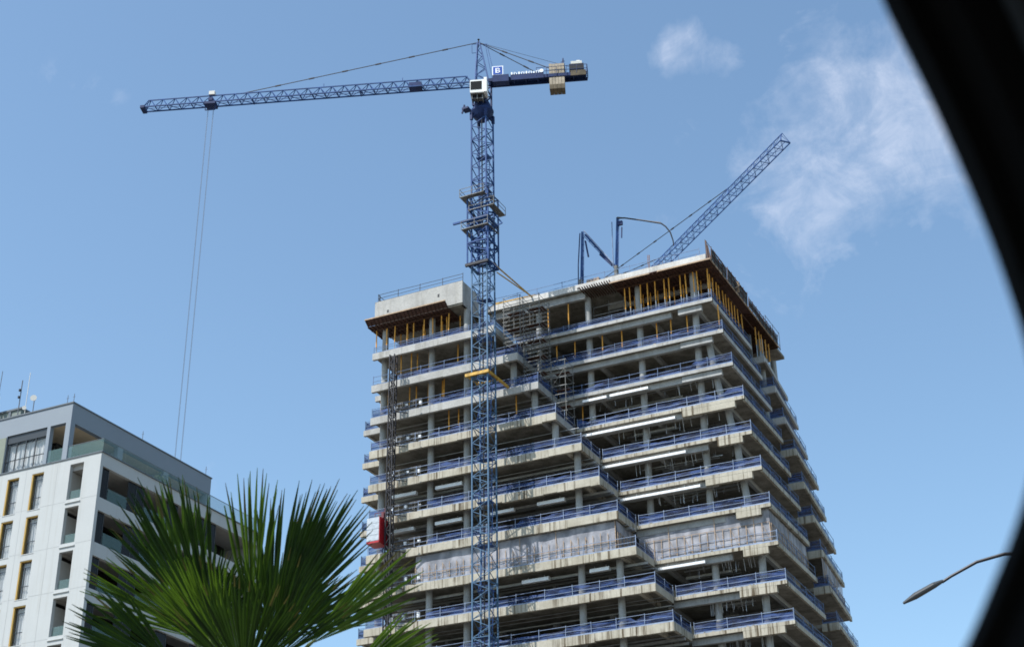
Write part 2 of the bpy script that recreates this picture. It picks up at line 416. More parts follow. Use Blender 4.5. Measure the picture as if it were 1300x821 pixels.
# columns
def column(x, y, k, x_top=None, r=.36):
    zt = (Z(k-1)-.352) if k > 1 else (82.74 if x < -72.9 else 83.74)
    m = MB(); m.tube([(x, y, Z(k)+.001), (x_top if x_top is not None else x, y, zt)], r, 20)
    m.build('column', 'column_concrete', tower, smooth=False)
for k in range(1, 13):
    cl = [-83.6, -77.45, -73.0]
    if k == 2: pass
    if k == 3: cl.append(-67.24)
    if k == 4: cl.append(-64.79)
    if k == 5: cl.append(-62.47)
    if k >= 6: cl.append(-60.05)
    if k >= 9: cl.append(-55.9)
    for x in cl: column(x, 139.16, k)
    for x in (-66.4, -60.3, -54.25, -47.77):
        if x > xl(k-1 if k > 1 else 0)+2: column(x, 144.31, k)
    # raking corner column, following the flare of the corner
    tab = {1: None, 2: None, 3: (-46.1, -46.55), 4: (-45.45, -46.1), 5: (-44.55, -45.1), 6: (-44.15, -44.45), 7: (-43.7, -44.1), 8: (-43.3, -43.6), 9: (-42.95, -42.9)}
    v = tab.get(k, (-42.9, -42.9))
    if v: column(v[0], 144.31, k, v[1])
m = MB()
for k in range(1, 20):
    for (x, y) in ((-48, 150.5), (-47.5, 155), (-46, 162), (-46.4, 168.5), (-83.5, 147), (-83.5, 155), (-76, 148.6), (-54.3, 150.4)):
        zt = Z(k-1)-.36 if k > 1 else 82.7
        m.tube([(x, y, Z(k)), (x, y, zt)], .36, 12, cap=False)
tag(m.build('column', 'column_concrete', tower), 'round columns standing deeper inside the floors', kind='stuff')
m = MB()
for k in range(13, 21):
    for x in (-83.6, -77.45, -73, -66.4, -60.05, -54.3, -47.8, -43):
        m.tube([(x, 144.3, Z(k)), (x, 144.3, Z(k-1)-.35)], .36, 10, cap=False)
tag(m.build('column', 'column_concrete', tower), 'round columns of the lowest floors', kind='stuff')
# lift and stair core, with door openings per storey on its front
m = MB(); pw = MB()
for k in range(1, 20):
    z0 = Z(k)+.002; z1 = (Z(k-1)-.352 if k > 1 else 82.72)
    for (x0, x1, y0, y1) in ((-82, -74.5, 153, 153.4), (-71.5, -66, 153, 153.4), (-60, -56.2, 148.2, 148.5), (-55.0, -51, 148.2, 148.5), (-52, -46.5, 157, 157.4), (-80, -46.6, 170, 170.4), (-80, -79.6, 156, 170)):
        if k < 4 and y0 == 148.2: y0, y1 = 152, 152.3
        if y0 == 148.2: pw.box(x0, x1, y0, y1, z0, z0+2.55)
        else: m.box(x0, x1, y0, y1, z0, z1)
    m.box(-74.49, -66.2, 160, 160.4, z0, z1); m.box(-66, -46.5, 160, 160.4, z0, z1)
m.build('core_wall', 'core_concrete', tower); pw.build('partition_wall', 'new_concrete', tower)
m = MB()
for k in range(4, 9): m.box(-57.9, -56.3, 148.12, 148.18, Z(k)+.2, Z(k)+1.9)
m.build('door_cover', 'safety_net', tower)
# services hung under the slabs
for k in range(4, 12):
    m = MB(); z = Z(k-1)-.36; rr = random.Random(k)
    for i in range(5):
        y = 144.6+i*1.1+rr.uniform(-.2, .2); zz = z-rr.uniform(.35, 1.0); x0 = xl(k)+rr.uniform(0, 4); x1 = xr(k)-rr.uniform(3, 9)
        m.bar((x0, y, zz), (x1, y, zz), rr.choice([.08, .14, .32]), rr.choice([.08, .14, .24]))
        for q in range(6):
            x = x0+(x1-x0)*(q+.5)/6; m.bar((x, y, zz), (x, y, z), .03)
    for i in range(4):
        y = 139.8+i*.8; zz = z-rr.uniform(.4, .9); m.bar((-83.0, y, zz), (xl(k)-1.5, y, zz), rr.choice([.07, .12, .26]))
    for i in range(16):       # hanger rods left below the slab edge
        x = rr.uniform(xl(k)+1.5, xr(k)-3); m.bar((x, YR+rr.uniform(.5, 1.5), z-.6), (x, YR+1, z-rr.uniform(1.1, 1.9)), .035)
    m.build('ceiling_services', 'galvanised', tower)

# guard rails: posts, two rails, a blue debris net laced behind them
def guard(pts, z, seed, net=True, gaps=(), h=1.12, post='rail_pale'):
    rr = random.Random(seed); m = MB(); nets = []
    for a, b in zip(pts[:-1], pts[1:]):
        a = Vector((*a, z)); b = Vector((*b, z)); Ln = (b-a).length; d = (b-a)/Ln; nrm = Vector((d.y, -d.x, 0))
        n = max(1, round(Ln/2.9)); P = []
        for i in range(n+1):
            p = a+d*(Ln*i/n + (rr.uniform(-.25, .25) if 0 < i < n else 0)); P.append(p)
            lean = Vector((rr.uniform(-.03, .03), rr.uniform(-.03, .03), h+.12)); m.bar(p, p+lean, .05)
        up = Vector((0, 0, 1))
        for i in range(n):
            s1, s2 = rr.uniform(-.03, .03), rr.uniform(-.03, .03)
            m.bar(P[i]+up*(h+s1), P[i+1]+up*(h+s2), .042); m.bar(P[i]+up*(.55+s2), P[i+1]+up*(.56+s1), .038)
            m.bar(P[i]+up*.09, P[i+1]+up*.09, .03, .16)
        if net:
            step = .55; nseg = max(2, int(Ln/step)); top = []; cur = h-.1
            for i in range(nseg+1):
                if rr.random() < .22: cur = h-.1-rr.choice([0, .05, .18, .38])*rr.random()
                top.append(cur)
            run = None
            for i in range(nseg):
                t0 = Ln*i/nseg; mid = t0+step/2
                if any(g0 <= mid <= g1 for g0, g1 in gaps):
                    if run and run.f: nets.append(run)
                    run = None; continue
                if run is None: run = MB()
                p0 = a+d*t0; p1 = a+d*(Ln*(i+1)/nseg)
                for q in range(3):
                    f0, f1 = q/3, (q+1)/3
                    o = [nrm*(-.07+.16*noise.noise(Vector((p.x*.6, p.y*.6, z*3+f*1.3)))) for p, f in ((p0, f0), (p1, f0), (p1, f1), (p0, f1))]
                    run.quad(p0+up*(top[i]*f0+.02)+o[0], p1+up*(top[i+1]*f0+.02)+o[1], p1+up*(top[i+1]*f1+.02)+o[2], p0+up*(top[i]*f1+.02)+o[3])
            if run and run.f: nets.append(run)
    r = m.build('guard_rail', post, tower)
    for n_ in nets: n_.build('safety_net', 'safety_net', r)
    return r
for k in range(1, 13):
    z = Z(k)+.03
    pc = 'rail_blue' if k <= 3 else 'rail_pale'
    guard([(-84.3, YL+.18), (xl(k)-.1, YL+.18)], z, k, net=(k != 8), gaps=((2.2, 7.3),) if k >= 3 else ((0, 3.0),), h=.8 if k == 1 else 1.12, post=pc)
    guard([(xl(k)-.12, YL+.25), (xl(k)-.12, YR-.05)], z, k+20, post=pc)
    guard([(xl(k)+.15, YR+.12), (xr(k)-.1, YR+.12)], z, k+40, net=(k != 8), h=.72 if k == 1 else 1.12, post=pc)
    guard([(xr(k)-.12, YR+.25), (xr(k)-.12, 155.9)], z, k+60, net=(k != 8), post='rail_blue')
    if k >= 2:
        guard([(xr(k)-1.2, 159.1), (xr(k)+.35, 159.1), (xr(k)-.65, 171.2)], z, k+80, post='rail_blue')
        if k > 2: guard([(xw(k)+.1, 158), (xw(k)+.1, 140.5), (-84.5, 140.5)], z, k+100, post='rail_blue')
guard([(-84.0, 138.2), (-84.0, 137.95), (-72.9, 137.95)], 85.75, 301, net=False, h=1.0, post='dark_metal')
guard([(-84.0, 150), (-84.0, 138.3)], 85.75, 305, net=False, h=1.0, post='dark_metal')
guard([(-71.5, 143.4), (-46.5, 143.4)], 84.6, 302, net=False, h=1.15, post='rail_blue')
guard([(-45.9, 144), (-45.9, 158)], 84.4, 303, net=False, h=2.6, post='dark_metal')
guard([(-45.0, 162), (-45.0, 167.2)], 83.4, 304, net=False, h=2.3, post='dark_metal')

for k in range(1, 12):
    m = MB(); z = Z(k)+.03; rr = random.Random(k+900)
    for i in range(70):
        if rr.random() < .55: x = rr.uniform(-84, xl(k)-.5); y = YL+rr.uniform(.05, .5)
        else: x = rr.uniform(xl(k)+.6, xr(k)-.3); y = YR+rr.uniform(.0, .4)
        a, b, c = rr.uniform(.04, .3), rr.uniform(.04, .15), rr.uniform(.03, .13)
        m.box(x, x+a, y, y+b, z-.015, z+c)
    for i in range(7):
        x = rr.uniform(-80, xr(k)-4); m.bar((x, 145+rr.random()*3, z), (x+rr.uniform(-.5, .5), 145+rr.random()*3, z+rr.uniform(.8, 2.2)), .12)
    tag(m.build('site_rubble', 'rubble', tower), kind='stuff')
    m = MB()
    for i in range(5):
        x = rr.uniform(-81, xr(k)-6); y = 145.5+rr.random()*2.5; a, b, c = rr.uniform(.6, 1.8), rr.uniform(.5, 1), rr.uniform(.4, 1.3)
        for q in range(4): m.box(x+rr.uniform(-.05, .05), x+a, y, y+b, z+c*q/4, z+c*(q+.8)/4)
    tag(m.build('stacked_material', rr.choice(['ballast', 'timber_pale', 'rubble', 'net_dark']), tower), kind='stuff')
# plastic-sheeted storey (below floor 7)
def screen(name, pts, z0, z1, label, seed, tarp='sheet_plastic'):
    rr = random.Random(seed); c = pts[0]; e = empty(name, (c[0], c[1], z0), label, 'screen', 'plastic sheet screens round one storey')
    sh = MB(); fr = MB()
    for a, b in zip(pts[:-1], pts[1:]):
        a = Vector((*a, z0)); b = Vector((*b, z0)); Ln = (b-a).length; d = (b-a)/Ln; nrm = Vector((d.y, -d.x, 0)); up = Vector((0, 0, 1)); H = z1-z0
        nu = int(Ln/.4)
        def fn(u, v):
            p = a+d*(Ln*u)+up*(H*v); return p+nrm*(.05*noise.noise(Vector((p.x*1.3, p.y*1.3, p.z*.9)))+.02*noise.noise(p*4))
        sh.grid(fn, nu, 8)
        n = max(1, int(Ln/.8))
        for i in range(n+1):
            p = a+d*(Ln*i/n)+nrm*.10; fr.bar(p+up*.1, p+up*(H*rr.choice([.6, .62, .66, .62, 1])), .06, .03)
            if i < n and i % 2 == 0 and rr.random() < .85:
                q = a+d*(Ln*(i+.9)/n)+nrm*.10; fr.bar(p+up*(H*.6), q+up*.35, .05, .03)
        for hh in (.33, .62):
            if hh < .4 or rr.random() < .6: fr.bar(a+nrm*.09+up*H*hh, b+nrm*.09+up*H*hh, .035)
    sh.build('plastic_sheet', tarp, e, smooth=True); fr.build('timber_frame', 'timber_pale', e)
zt, zb = Z(7)-.85, Z(8)+.06
screen('sheet_screen', [(-78.5, YL+.42), (xl(7)-.5, YL+.42)], zb, zt, 'long grey plastic sheet screen on timber studs across the front of the projecting left block', 1)
screen('sheet_screen', [(xl(7)-.45, YL+.5), (xl(7)-.45, YR+.2)], zb, Z(7)-.75, 'short dark plastic sheet screen on the return between the left and right block', 2)
screen('sheet_screen', [(xl(7)-.1, YR+.5), (xr(7)-.4, YR+.5)], zb, Z(7)-.38, 'wide grey plastic sheet screen on timber studs across the front of the right block', 3)
screen('sheet_screen', [(xr(7)-.4, YR+.6), (xr(7)-.4, 155.7)], zb, Z(7)-.5, 'blue grey plastic sheet screen closing the shaded right side of the tower', 4)
screen('sheet_screen', [(xr(7)+.2, 159.5), (xr(7)-.75, 171)], Z(8)+.05, Z(7)-.55, 'plastic sheet screen on the side of the far right wing', 5)

# roof formwork decks
fw = empty('formwork_deck', (-80, 136.6, 82.6), 'brown timber formwork deck jutting out under the parapet of the left block', 'formwork')
def tilt(x0, x1, y0, z0, y1, z1, th_):
    m.quad((x0, y0, z0), (x1, y0, z0), (x1, y1, z1), (x0, y1, z1)); m.quad((x0, y0, z0+th_), (x0, y1, z1+th_), (x1, y1, z1+th_), (x1, y0, z0+th_))
    m.quad((x0, y0, z0), (x0, y0, z0+th_), (x1, y0, z0+th_), (x1, y0, z0)); m.quad((x0, y0, z0), (x0, y1, z1), (x0, y1, z1+th_), (x0, y0, z0+th_)); m.quad((x1, y0, z0), (x1, y0, z0+th_), (x1, y1, z1+th_), (x1, y1, z1))
m = MB(); tilt(-85.1, -74.6, 136.9, 83.22, 137.62, 82.72, .06); m.box(-85.1, -74.6, 137.63, 141, 82.62, 82.70); m.build('plywood', 'ply_red', fw)
m = MB(); m.box(-85.12, -74.58, 136.84, 136.9, 83.2, 83.34); m.build('edge_board', 'timber_pale', fw)
m = MB()
for i in range(22):
    x = -85.05+i*.49; m.box(x, x+.09, 137.5, 141, 82.5, 82.618); m.bar((x+.045, 136.95, 83.08), (x+.045, 137.7, 82.57), .08, .1)
for y in (138.3, 139.4, 140.4): m.box(-85.0, -74.7, y, y+.1, 82.38, 82.497)
m.build('joist', 'timber_brown', fw)
fw = empty('formwork_deck', (-52, 144, 83.2), 'large timber formwork deck overhanging the roof corner of the right block', 'formwork')
m = MB(); m.box(-56.6, -44.95, 142.0, 156.2, 83.42, 83.5); m.box(-51, -44.95, 156.25, 166.5, 83.42, 83.5); m.build('plywood', 'ply_red', fw)
m = MB()
m.box(-56.7, -51.9, 141.93, 142.0, 83.3, 83.44); m.box(-51.0, -44.9, 141.9, 141.97, 83.3, 83.46); m.box(-56.7, -44.9, 142.35, 142.42, 83.56, 83.66)
m.box(-44.94, -44.87, 142, 156.2, 83.3, 83.52); m.box(-44.94, -44.87, 156.25, 166.5, 83.3, 83.52)
m.build('edge_board', 'timber_pale', fw)
m = MB()
for i in range(24):
    x = -56.5+i*.49; m.box(x, x+.09, 142.05, 150, 83.26, 83.418)
for i in range(20): m.box(-50.5, -45.0, 156.4+i*.51, 156.5+i*.51, 83.2, 83.418)
for y in (143.4, 145.6, 148): m.box(-56.5, -45.1, y, y+.1, 83.1, 83.258)
for x in (-46, -48.5): m.box(x, x+.12, 150.1, 166, 83.05, 83.19)
m.build('joist', 'timber_brown', fw)
m = MB()
for i in range(13):      # raking joist ends left of the deck
    x = -60.3+i*.3; m.bar((x, 141.9, 83.68), (x+.05, 144.5, 83.45), .07, .16)
m.build('cantilever_joist', 'timber_brown', fw)
# edge protection panels along the roof's right side
def edge_panel(y0, y1, x, z0, h, label, dz=0):
    e = empty('edge_protection_panel', (x, y0, z0), label, 'safety panel', 'dark mesh panels along the roof edge'); m = MB(); f = MB()
    m.grid(lambda u, v: (x+.12*v*h/2+.03*math.sin(u*9), y0+(y1-y0)*u, z0+h*v+dz*u), 16, 3); m.build('mesh_cloth', 'net_dark', e)
    n = int((y1-y0)/1.2)
    for i in range(n+1):
        y = y0+(y1-y0)*i/n; f.bar((x+.05, y, z0-.2), (x+.16, y, z0+h+.25+dz*i/n), .07)
    f.bar((x+.1, y0, z0+h*.5), (x+.1, y1, z0+h*.5+dz), .06); f.bar((x+.16, y0, z0+h), (x+.16, y1, z0+h+dz), .07)
    f.build('panel_frame', 'ply_red', e)
edge_panel(142.3, 147.2, -44.9, 83.45, 1.3, 'dark mesh panel at the front corner of the roof', -.15)
edge_panel(147.5, 154.2, -44.85, 83.45, 1.35, 'middle dark mesh panel along the right roof edge')
edge_panel(154.6, 165.2, -44.8, 83.45, .95, 'long low dark mesh panel at the far end of the right roof edge', -.1)
m = MB(); m.bar((-45.2, 142.2, 83.5), (-45.3, 142.3, 85.9), .14); m.bar((-45.0, 142.3, 83.5), (-45.25, 142.3, 85.3), .3, .1)
tag(place_at(m.build('formwork_post', 'ply_red'), (-45.2, 142.2, 83.5)), 'upright reddish formwork board on the very corner of the roof', 'formwork')
m = MB(); m.box(-44.9, -44.6, 150.9, 151.0, 83.5, 84.9); m.bar((-44.7, 149.8, 83.5), (-44.6, 151.3, 84.6), .2, .06)
tag(place_at(m.build('timber_board', 'timber_pale'), (-44.7, 150.5, 83.5)), 'pale timber board leaning against the right roof edge panels', 'board')

# shoring props
def prop_mb():
    m = MB(); return m
PROPS = {}
def make_prop(x, y, z0, z1, label, group):
    e = empty('shoring_prop', (x, y, z0), label, 'prop', group); PROPS.setdefault(label, []).append(e)
    h = z1-z0; cut = rnd.uniform(.30, .42)*h; lean = rnd.uniform(-.04, .04)
    m = MB(); m.tube([(x+lean, y, z0+cut), (x, y, z1-.02)], .072, 8); m.build('upper_tube', 'prop_yellow', e)
    m = MB(); m.tube([(x+lean, y, z0+.01), (x+lean, y, z0+cut)], .055, 8); m.box(x+lean-.09, x+lean+.09, y-.09, y+.09, z0, z0+.015); m.build('lower_tube', 'galvanised', e)
G = 'yellow shoring props holding up the formwork'
for x, y in [(-84.36, 138.4), (-83.0, 138.4), (-81.85, 138.3), (-80.82, 139.4), (-80.3, 138.4), (-79.58, 138.6), (-78.9, 139.6), (-78.09, 138.4), (-77.1, 138.6), (-76.51, 139.8), (-75.9, 138.5), (-75.5, 139), (-74.9, 138.4), (-74.04, 139.5), (-82.3, 140.4), (-79.3, 140.8)]:
    make_prop(x, y, Z(1), 82.37, 'yellow prop under the left block roof formwork', G)
for x in [-55.5, -54.92, -53.6, -52.79, -51.89, -50.81, -50.26, -48.95, -48.34, -47.43, -47.0, -45.77]:
    make_prop(x, 143.45, Z(1), 83.09, 'yellow prop in the front row under the right formwork', G)
for x in [-55.2, -54.18, -53.29, -52.42, -51.4, -50.51, -49.4, -47.33, -46.4]:
    make_prop(x, 145.66, Z(1), 83.09, 'yellow prop in the back row under the right formwork', G)
for y in [144.6, 145.58, 146.73, 147.5, 148.85, 149.84, 150.84, 151.81, 152.86, 153.88, 155.29]:
    make_prop(-45.95, y, Z(1), 83.04, 'yellow prop in the side row under the right overhang', G)
for y in [159.2, 160.5, 161.4, 162.9, 164.2]:
    make_prop(-45.6, y, Z(1), 83.09, 'yellow prop at the far end under the right overhang', G)
for x in (-64.95, -62.43): make_prop(x, 143.6, Z(1), 82.94 if x < -60 else 83.7, 'lone yellow prop on the top floor right of the scaffold', G)
for k, xs in ((2, [-84.0, -81.77, -81.2, -79.88, -79.45, -77.95, -74.24]), (3, [-83.94, -82.96, -80.33, -79.58, -77.99, -76.25, -75.85, ]), (4, [-75.18, -74.0, -66.95])):
    nm = {2: 'second', 3: 'third', 4: 'fourth'}[k]
    for x in xs: make_prop(x, 138.7+rnd.uniform(0, 1), Z(k), Z(k-1)-.36, 'lone yellow prop on the %s floor down of the left block' % nm, 'yellow back props on the open floors')
for x in [-58.61, -56.3, -52.2, -50.52, -48.68, -64.18, -61.93, -45.09]:
    make_prop(x, 143.95, Z(2), Z(1)-.36, 'lone yellow prop on the second floor down of the right block', 'yellow back props on the open floors')
make_prop(-61.5, 144.4, Z(4), Z(3)-.36, 'only yellow prop on the fourth floor down of the right block', 'yellow back props on the open floors')

ORD = ['first', 'second', 'third', 'fourth', 'fifth', 'sixth', 'seventh', 'eighth', 'ninth', 'tenth', 'eleventh', 'twelfth', 'thirteenth', 'fourteenth', 'fifteenth', 'sixteenth']
for lb, es in PROPS.items():
    if len(es) == 1: continue
    deep = 'side row' in lb or 'far end' in lb
    es.sort(key=lambda e: e.location.y if deep else e.location.x)
    for i, e in enumerate(es): e['label'] = ORD[i]+(' from the front corner, ' if deep else ' from the left, ')+lb
# silver ducts under the slabs
def duct(x0, x1, y, z, label, s=.26):
    m = MB(); x = x0
    while x < x1-.05:
        nx = min(x+1.3, x1); m.box(x, nx-.012, y-s*.6, y+s*.6, z-s*.5, z+s*.5); m.box(nx-.05, nx, y-s*.66, y+s*.66, z-s*.56, z+s*.56); x = nx
    for q in (.2, .8):
        xx = x0+(x1-x0)*q; m.bar((xx, y+s*.3, z), (xx, y+s*.3, z+.5), .03)
    tag(place_at(m.build('air_duct', 'duct_metal'), (x0, y, z)), label, 'duct', 'silver ducts hung below the slabs')
duct(-60.8, -58.0, 142.95, 70.22, 'shorter bright duct under the third slab of the right block')
duct(-57.6, -53.2, 142.95, 70.24, 'duct beside a shorter one under the third slab of the right block')
duct(-61.3, -50.4, 142.95, 66.22, 'long bright duct under the fourth slab of the right block')
duct(-58.8, -49.5, 142.95, 62.2, 'long bright duct under the fifth slab of the right block')
duct(-57.0, -48.2, 142.95, 58.22, 'long bright duct under the sixth slab of the right block')
duct(-53.3, -48.3, 142.95, 50.22, 'bright duct under the sheeted storey of the right block')
duct(-82.1, -79.0, 138.9, 61.72, 'duct beside the hoist mast under the fifth slab of the left block', .36)
duct(-76.6, -73.4, 138.9, 61.78, 'duct left of the blue crane mast under the fifth slab', .36)
duct(-82.1, -79.2, 138.9, 57.72, 'duct beside the hoist mast under the sixth slab of the left block', .36)
duct(-76.6, -73.4, 138.9, 57.75, 'duct left of the blue crane mast under the sixth slab', .36)
duct(-70.0, -67.3, 138.9, 57.72, 'duct just right of the blue crane mast under the sixth slab', .32)
duct(-64.6, -61.5, 138.9, 57.8, 'duct left of the last column under the sixth slab of the left block', .36)
duct(-59.0, -56.9, 138.9, 49.75, 'duct near the last column under the sheeted storey of the left block', .36)
duct(-66.5, -63.5, 138.9, 49.75, 'duct right of the crane mast under the sheeted storey', .36)

# scaffold towers
def scaffold(x0, x1, y0, y1, z0, z1, lift, label, brace=True):
    e = empty('scaffold_tower', ((x0+x1)/2, (y0+y1)/2, z0), label, 'scaffold')
    m = MB(); xs = [x0, (x0+x1)/2, x1] if x1-x0 > 2.5 else [x0, x1]
    for x in xs:
        for y in (y0, y1): m.bar((x, y, z0), (x, y, z1), .055)
    m.build('standard', 'scaffold_steel', e)
    m = MB(); z = z0+.3
    while z < z1:
        for y in (y0, y1): m.bar((x0-.15, y, z), (x1+.15, y, z), .055)
        for x in xs: m.bar((x, y0, z), (x, y1, z), .035)
        z += lift
    m.build('ledger', 'ledger_steel', e)
    if brace:
        m = MB(); z = z0+.3; i = 0
        while z+2 < z1:
            a, b = (x0, x1) if i % 2 else (x1, x0)
            m.bar((a, y0-.05, z), (b, y0-.05, z+2), .04); z += 4; i += 1
        m.build('brace', 'scaffold_steel', e)
        z = z0+2.2
        while z < z1: m = MB(); m.box(x0, x1, y0+.9, y1-.7, z, z+.05); m.build('platform_board', 'timber_brown', e); z += 2
scaffold(-68.3, -66.3, 139.0, 141.6, Z(2), 82.9, .5, 'grey tube scaffold tower on the second slab beside the crane mast')
scaffold(-65.9, -63.95, 139.0, 141.6, Z(3), 82.6, .5, 'grey tube scaffold stair tower rising two storeys from the third slab corner')
scaffold(-59.9, -56.2, 144.9, 148.2, Z(1), 83.0, 1.0, 'birdcage scaffold on the top floor behind the first right block column', False)
scaffold(-63.2, -61.6, 140.2, 142.3, Z(4), Z(3)+3.4, 1.0, 'light scaffold frame with diagonal brace on the corner of the fourth slab')

# ------------------------------------------------------------------ tower cranes
UP = Vector((0, 0, 1))
def square_mast(m, cx, cy, h, z0, z1, bay, ch, br, inner=None):
    P = [(cx-h, cy-h), (cx+h, cy-h), (cx+h, cy+h), (cx-h, cy+h)]
    for x, y in P: m.bar((x, y, z0), (x, y, z1), ch)
    z = z0; i = 0
    while z < z1-.05:
        zn = min(z+bay/2, z1)
        for j in range(4):
            a = P[j]; b = P[(j+1) % 4]
            if (i+j) % 2: a, b = b, a
            m.bar((*a, z), (*b, zn), br)
        z = zn; i += 1
    z = z0
    while z < z1:
        for j in range(4):
            a = P[j]; b = P[(j+1) % 4]; m.bar((*a, z), (*b, z), br*1.2)
        z += bay*3
def tri_jib(m, O, u, v, L0, L1, wd, ht, bay, ch, br):
    """triangular truss along u: two bottom chords, one top chord"""
    A = lambda s: O+u*s+v*wd/2; B = lambda s: O+u*s-v*wd/2; T = lambda s: O+u*s+UP*ht
    m.bar(A(L0), A(L1), ch); m.bar(B(L0), B(L1), ch); m.bar(T(L0+bay*.6), T(L1-bay*.25), ch*.85)
    n = round((L1-L0)/bay)
    for i in range(n):
        s0 = L0+(L1-L0)*i/n; s1 = L0+(L1-L0)*(i+1)/n; sm = (s0+s1)/2
        for F in (A, B):
            m.bar(F(s0), T(max(sm, L0+bay*.6) if i == 0 else sm), br); m.bar(T(min(sm, L1-bay*.25)), F(s1), br)
        m.bar(A(s0), B(s0), br*1.25); m.bar(A(s0), B(s1), br*.8) if i % 2 else m.bar(B(s0), A(s1), br*.8)
    m.bar(A(L1), B(L1), ch*1.3); m.bar(A(L1), T(L1-bay*.25), br); m.bar(B(L1), T(L1-bay*.25), br)

MX, MY = -68.4, 134.2
crane = empty('tower_crane', (MX, MY, GZ), 'tall blue tower crane with white cab standing in front of the unfinished tower', 'crane')
m = MB(); square_mast(m, MX, MY, .93, GZ, 84.4, 1.86, .135, .062); m.build('mast', 'steel_blue_light', crane)
m = MB(); square_mast(m, MX, MY, .93, 84.42, 104.0, 1.86, .15, .075); m.build('mast', 'steel_blue_mid', crane)
m = MB(); z = 20
while z < 103:                      # ladders and rest platforms inside the mast
    m.box(MX-.8, MX+.8, MY-.1, MY+.8, z, z+.06)
    a = .35 if int(z) % 2 else -.5
    for s in (0, .4): m.bar((MX+a+s, MY+.1, z-4.6), (MX+a+s+.1, MY+.2, z), .07)
    for q in range(15): m.bar((MX+a, MY+.1, z-4.5+q*.3), (MX+a+.4, MY+.1, z-4.5+q*.3), .04)
    for hh in (.5, 1.0):
        m.bar((MX-.7, MY-.1, z+hh), (MX+.7, MY-.1, z+hh), .05); m.bar((MX-.7, MY-.1, z+hh), (MX-.7, MY+.8, z+hh), .05)
    for t in (-.7, 0, .7): m.bar((MX+t, MY-.1, z), (MX+t*.6, MY-.1, z+1.3), .06)
    z += 4.65
m.build('ladder', 'steel_blue_mid', crane)
m = MB(); m.tube([(MX+.25, MY-.6, z0) for z0 in (30, 60, 104)], .07, 6); m.build('power_cable', 'dark_metal', crane)
# climbing cage
m = MB(); square_mast(m, MX, MY, 1.28, 84.6, 93.6, 2.4, .14, .10)
for z in (84.6, 87.3, 90.0): 
    for sx in (-1, 1): m.bar((MX+sx*1.28, MY-1.28, z), (MX+sx*1.28, MY+1.28, z+.0), .16)
    for sy in (-1, 1): m.bar((MX-1.28, MY+sy*1.28, z), (MX+1.28, MY+sy*1.28, z), .16)
m.bar((MX-3.0, MY-1.4, 90.15), (MX+1.3, MY-1.4, 90.15), .22); m.bar((MX-1.3, MY-1.35, 91.6), (MX+1.25, MY-1.35, 87.4), .1)
for i in range(6): m.bar((MX-1.1+rnd.random()*.6, MY-1.1, 86.5+i*.8), (MX+.2+rnd.random(), MY+.9, 87+i*.8), .12)
m.bar((MX+1.2, MY, 91.4), (MX+2.6, MY-.4, 89.3), .12); m.bar((MX+2.6, MY-.4, 89.3), (MX+1.2, MY-.2, 89.2), .1)
m.build('climbing_cage', 'steel_blue_mid', crane)
def gallery(z, x0, x1, y0, y1):
    m = MB()
    m.box(x0, x1, y0, MY-1.35, z, z+.08); m.box(x0, MX-1.35, MY-1.35, y1, z, z+.08); m.box(MX+1.35, x1, MY-1.35, y1, z, z+.08)
    for hh in (.55, 1.05):
        m.bar((x0, y0, z+hh), (x1, y0, z+hh), .045); m.bar((x1, y0, z+hh), (x1, y1, z+hh), .045); m.bar((x0, y0, z+hh), (x0, y1, z+hh), .045)
    for x in (x0, (x0+x1)/2, x1): m.bar((x, y0, z), (x, y0, z+1.05), .05)
    for y in (y1,): m.bar((x1, y, z), (x1, y, z+1.05), .05); m.bar((x0, y, z), (x0, y, z+1.05), .05)
    m.build('work_platform', 'scaffold_steel', crane)
gallery(93.0, MX-1.9, MX+1.1, MY-2.0, MY+.6)
gallery(88.9, MX-1.8, MX+1.5, MY-1.8, MY+1.0)
gallery(91.4, MX-1.0, MX+2.1, MY-1.45, MY+1.5)
# ties to the building
m = MB()
z = 71.25
m.bar((MX-1.6, MY-1.1, z), (MX+1.2, MY-1.1, z), .3, .34); m.bar((MX+1.1, MY-1.1, z), (MX+1.15, YL+.1, z), .22, .26)
m.bar((MX-1.5, MY+1.1, z-.05), (MX+1.2, MY+1.1, z-.05), .2, .26); m.bar((MX-1.4, MY-1.1, z), (MX-1.4, MY+1.2, z), .2, .24)
m.build('mast_tie', 'tie_yellow', crane)
m = MB(); z = 84.35
m.box(MX-1.5, MX+1.3, MY-1.45, MY-1.15, z, z+.3); m.build('tie_collar', 'dark_metal', crane)
m = MB(); m.bar((MX+1.2, MY-1.1, z+.4), (-66.6, YR+.2, 84.55), .12); m.bar((MX+1.25, MY+.9, z-.3), (-66.5, YR+.1, 84.5), .1)
m.bar((-71.6, 143.1, 84.9), (-66.2, 143.1, 84.7), .2, .25)
m.build('mast_tie', 'tie_yellow', crane)
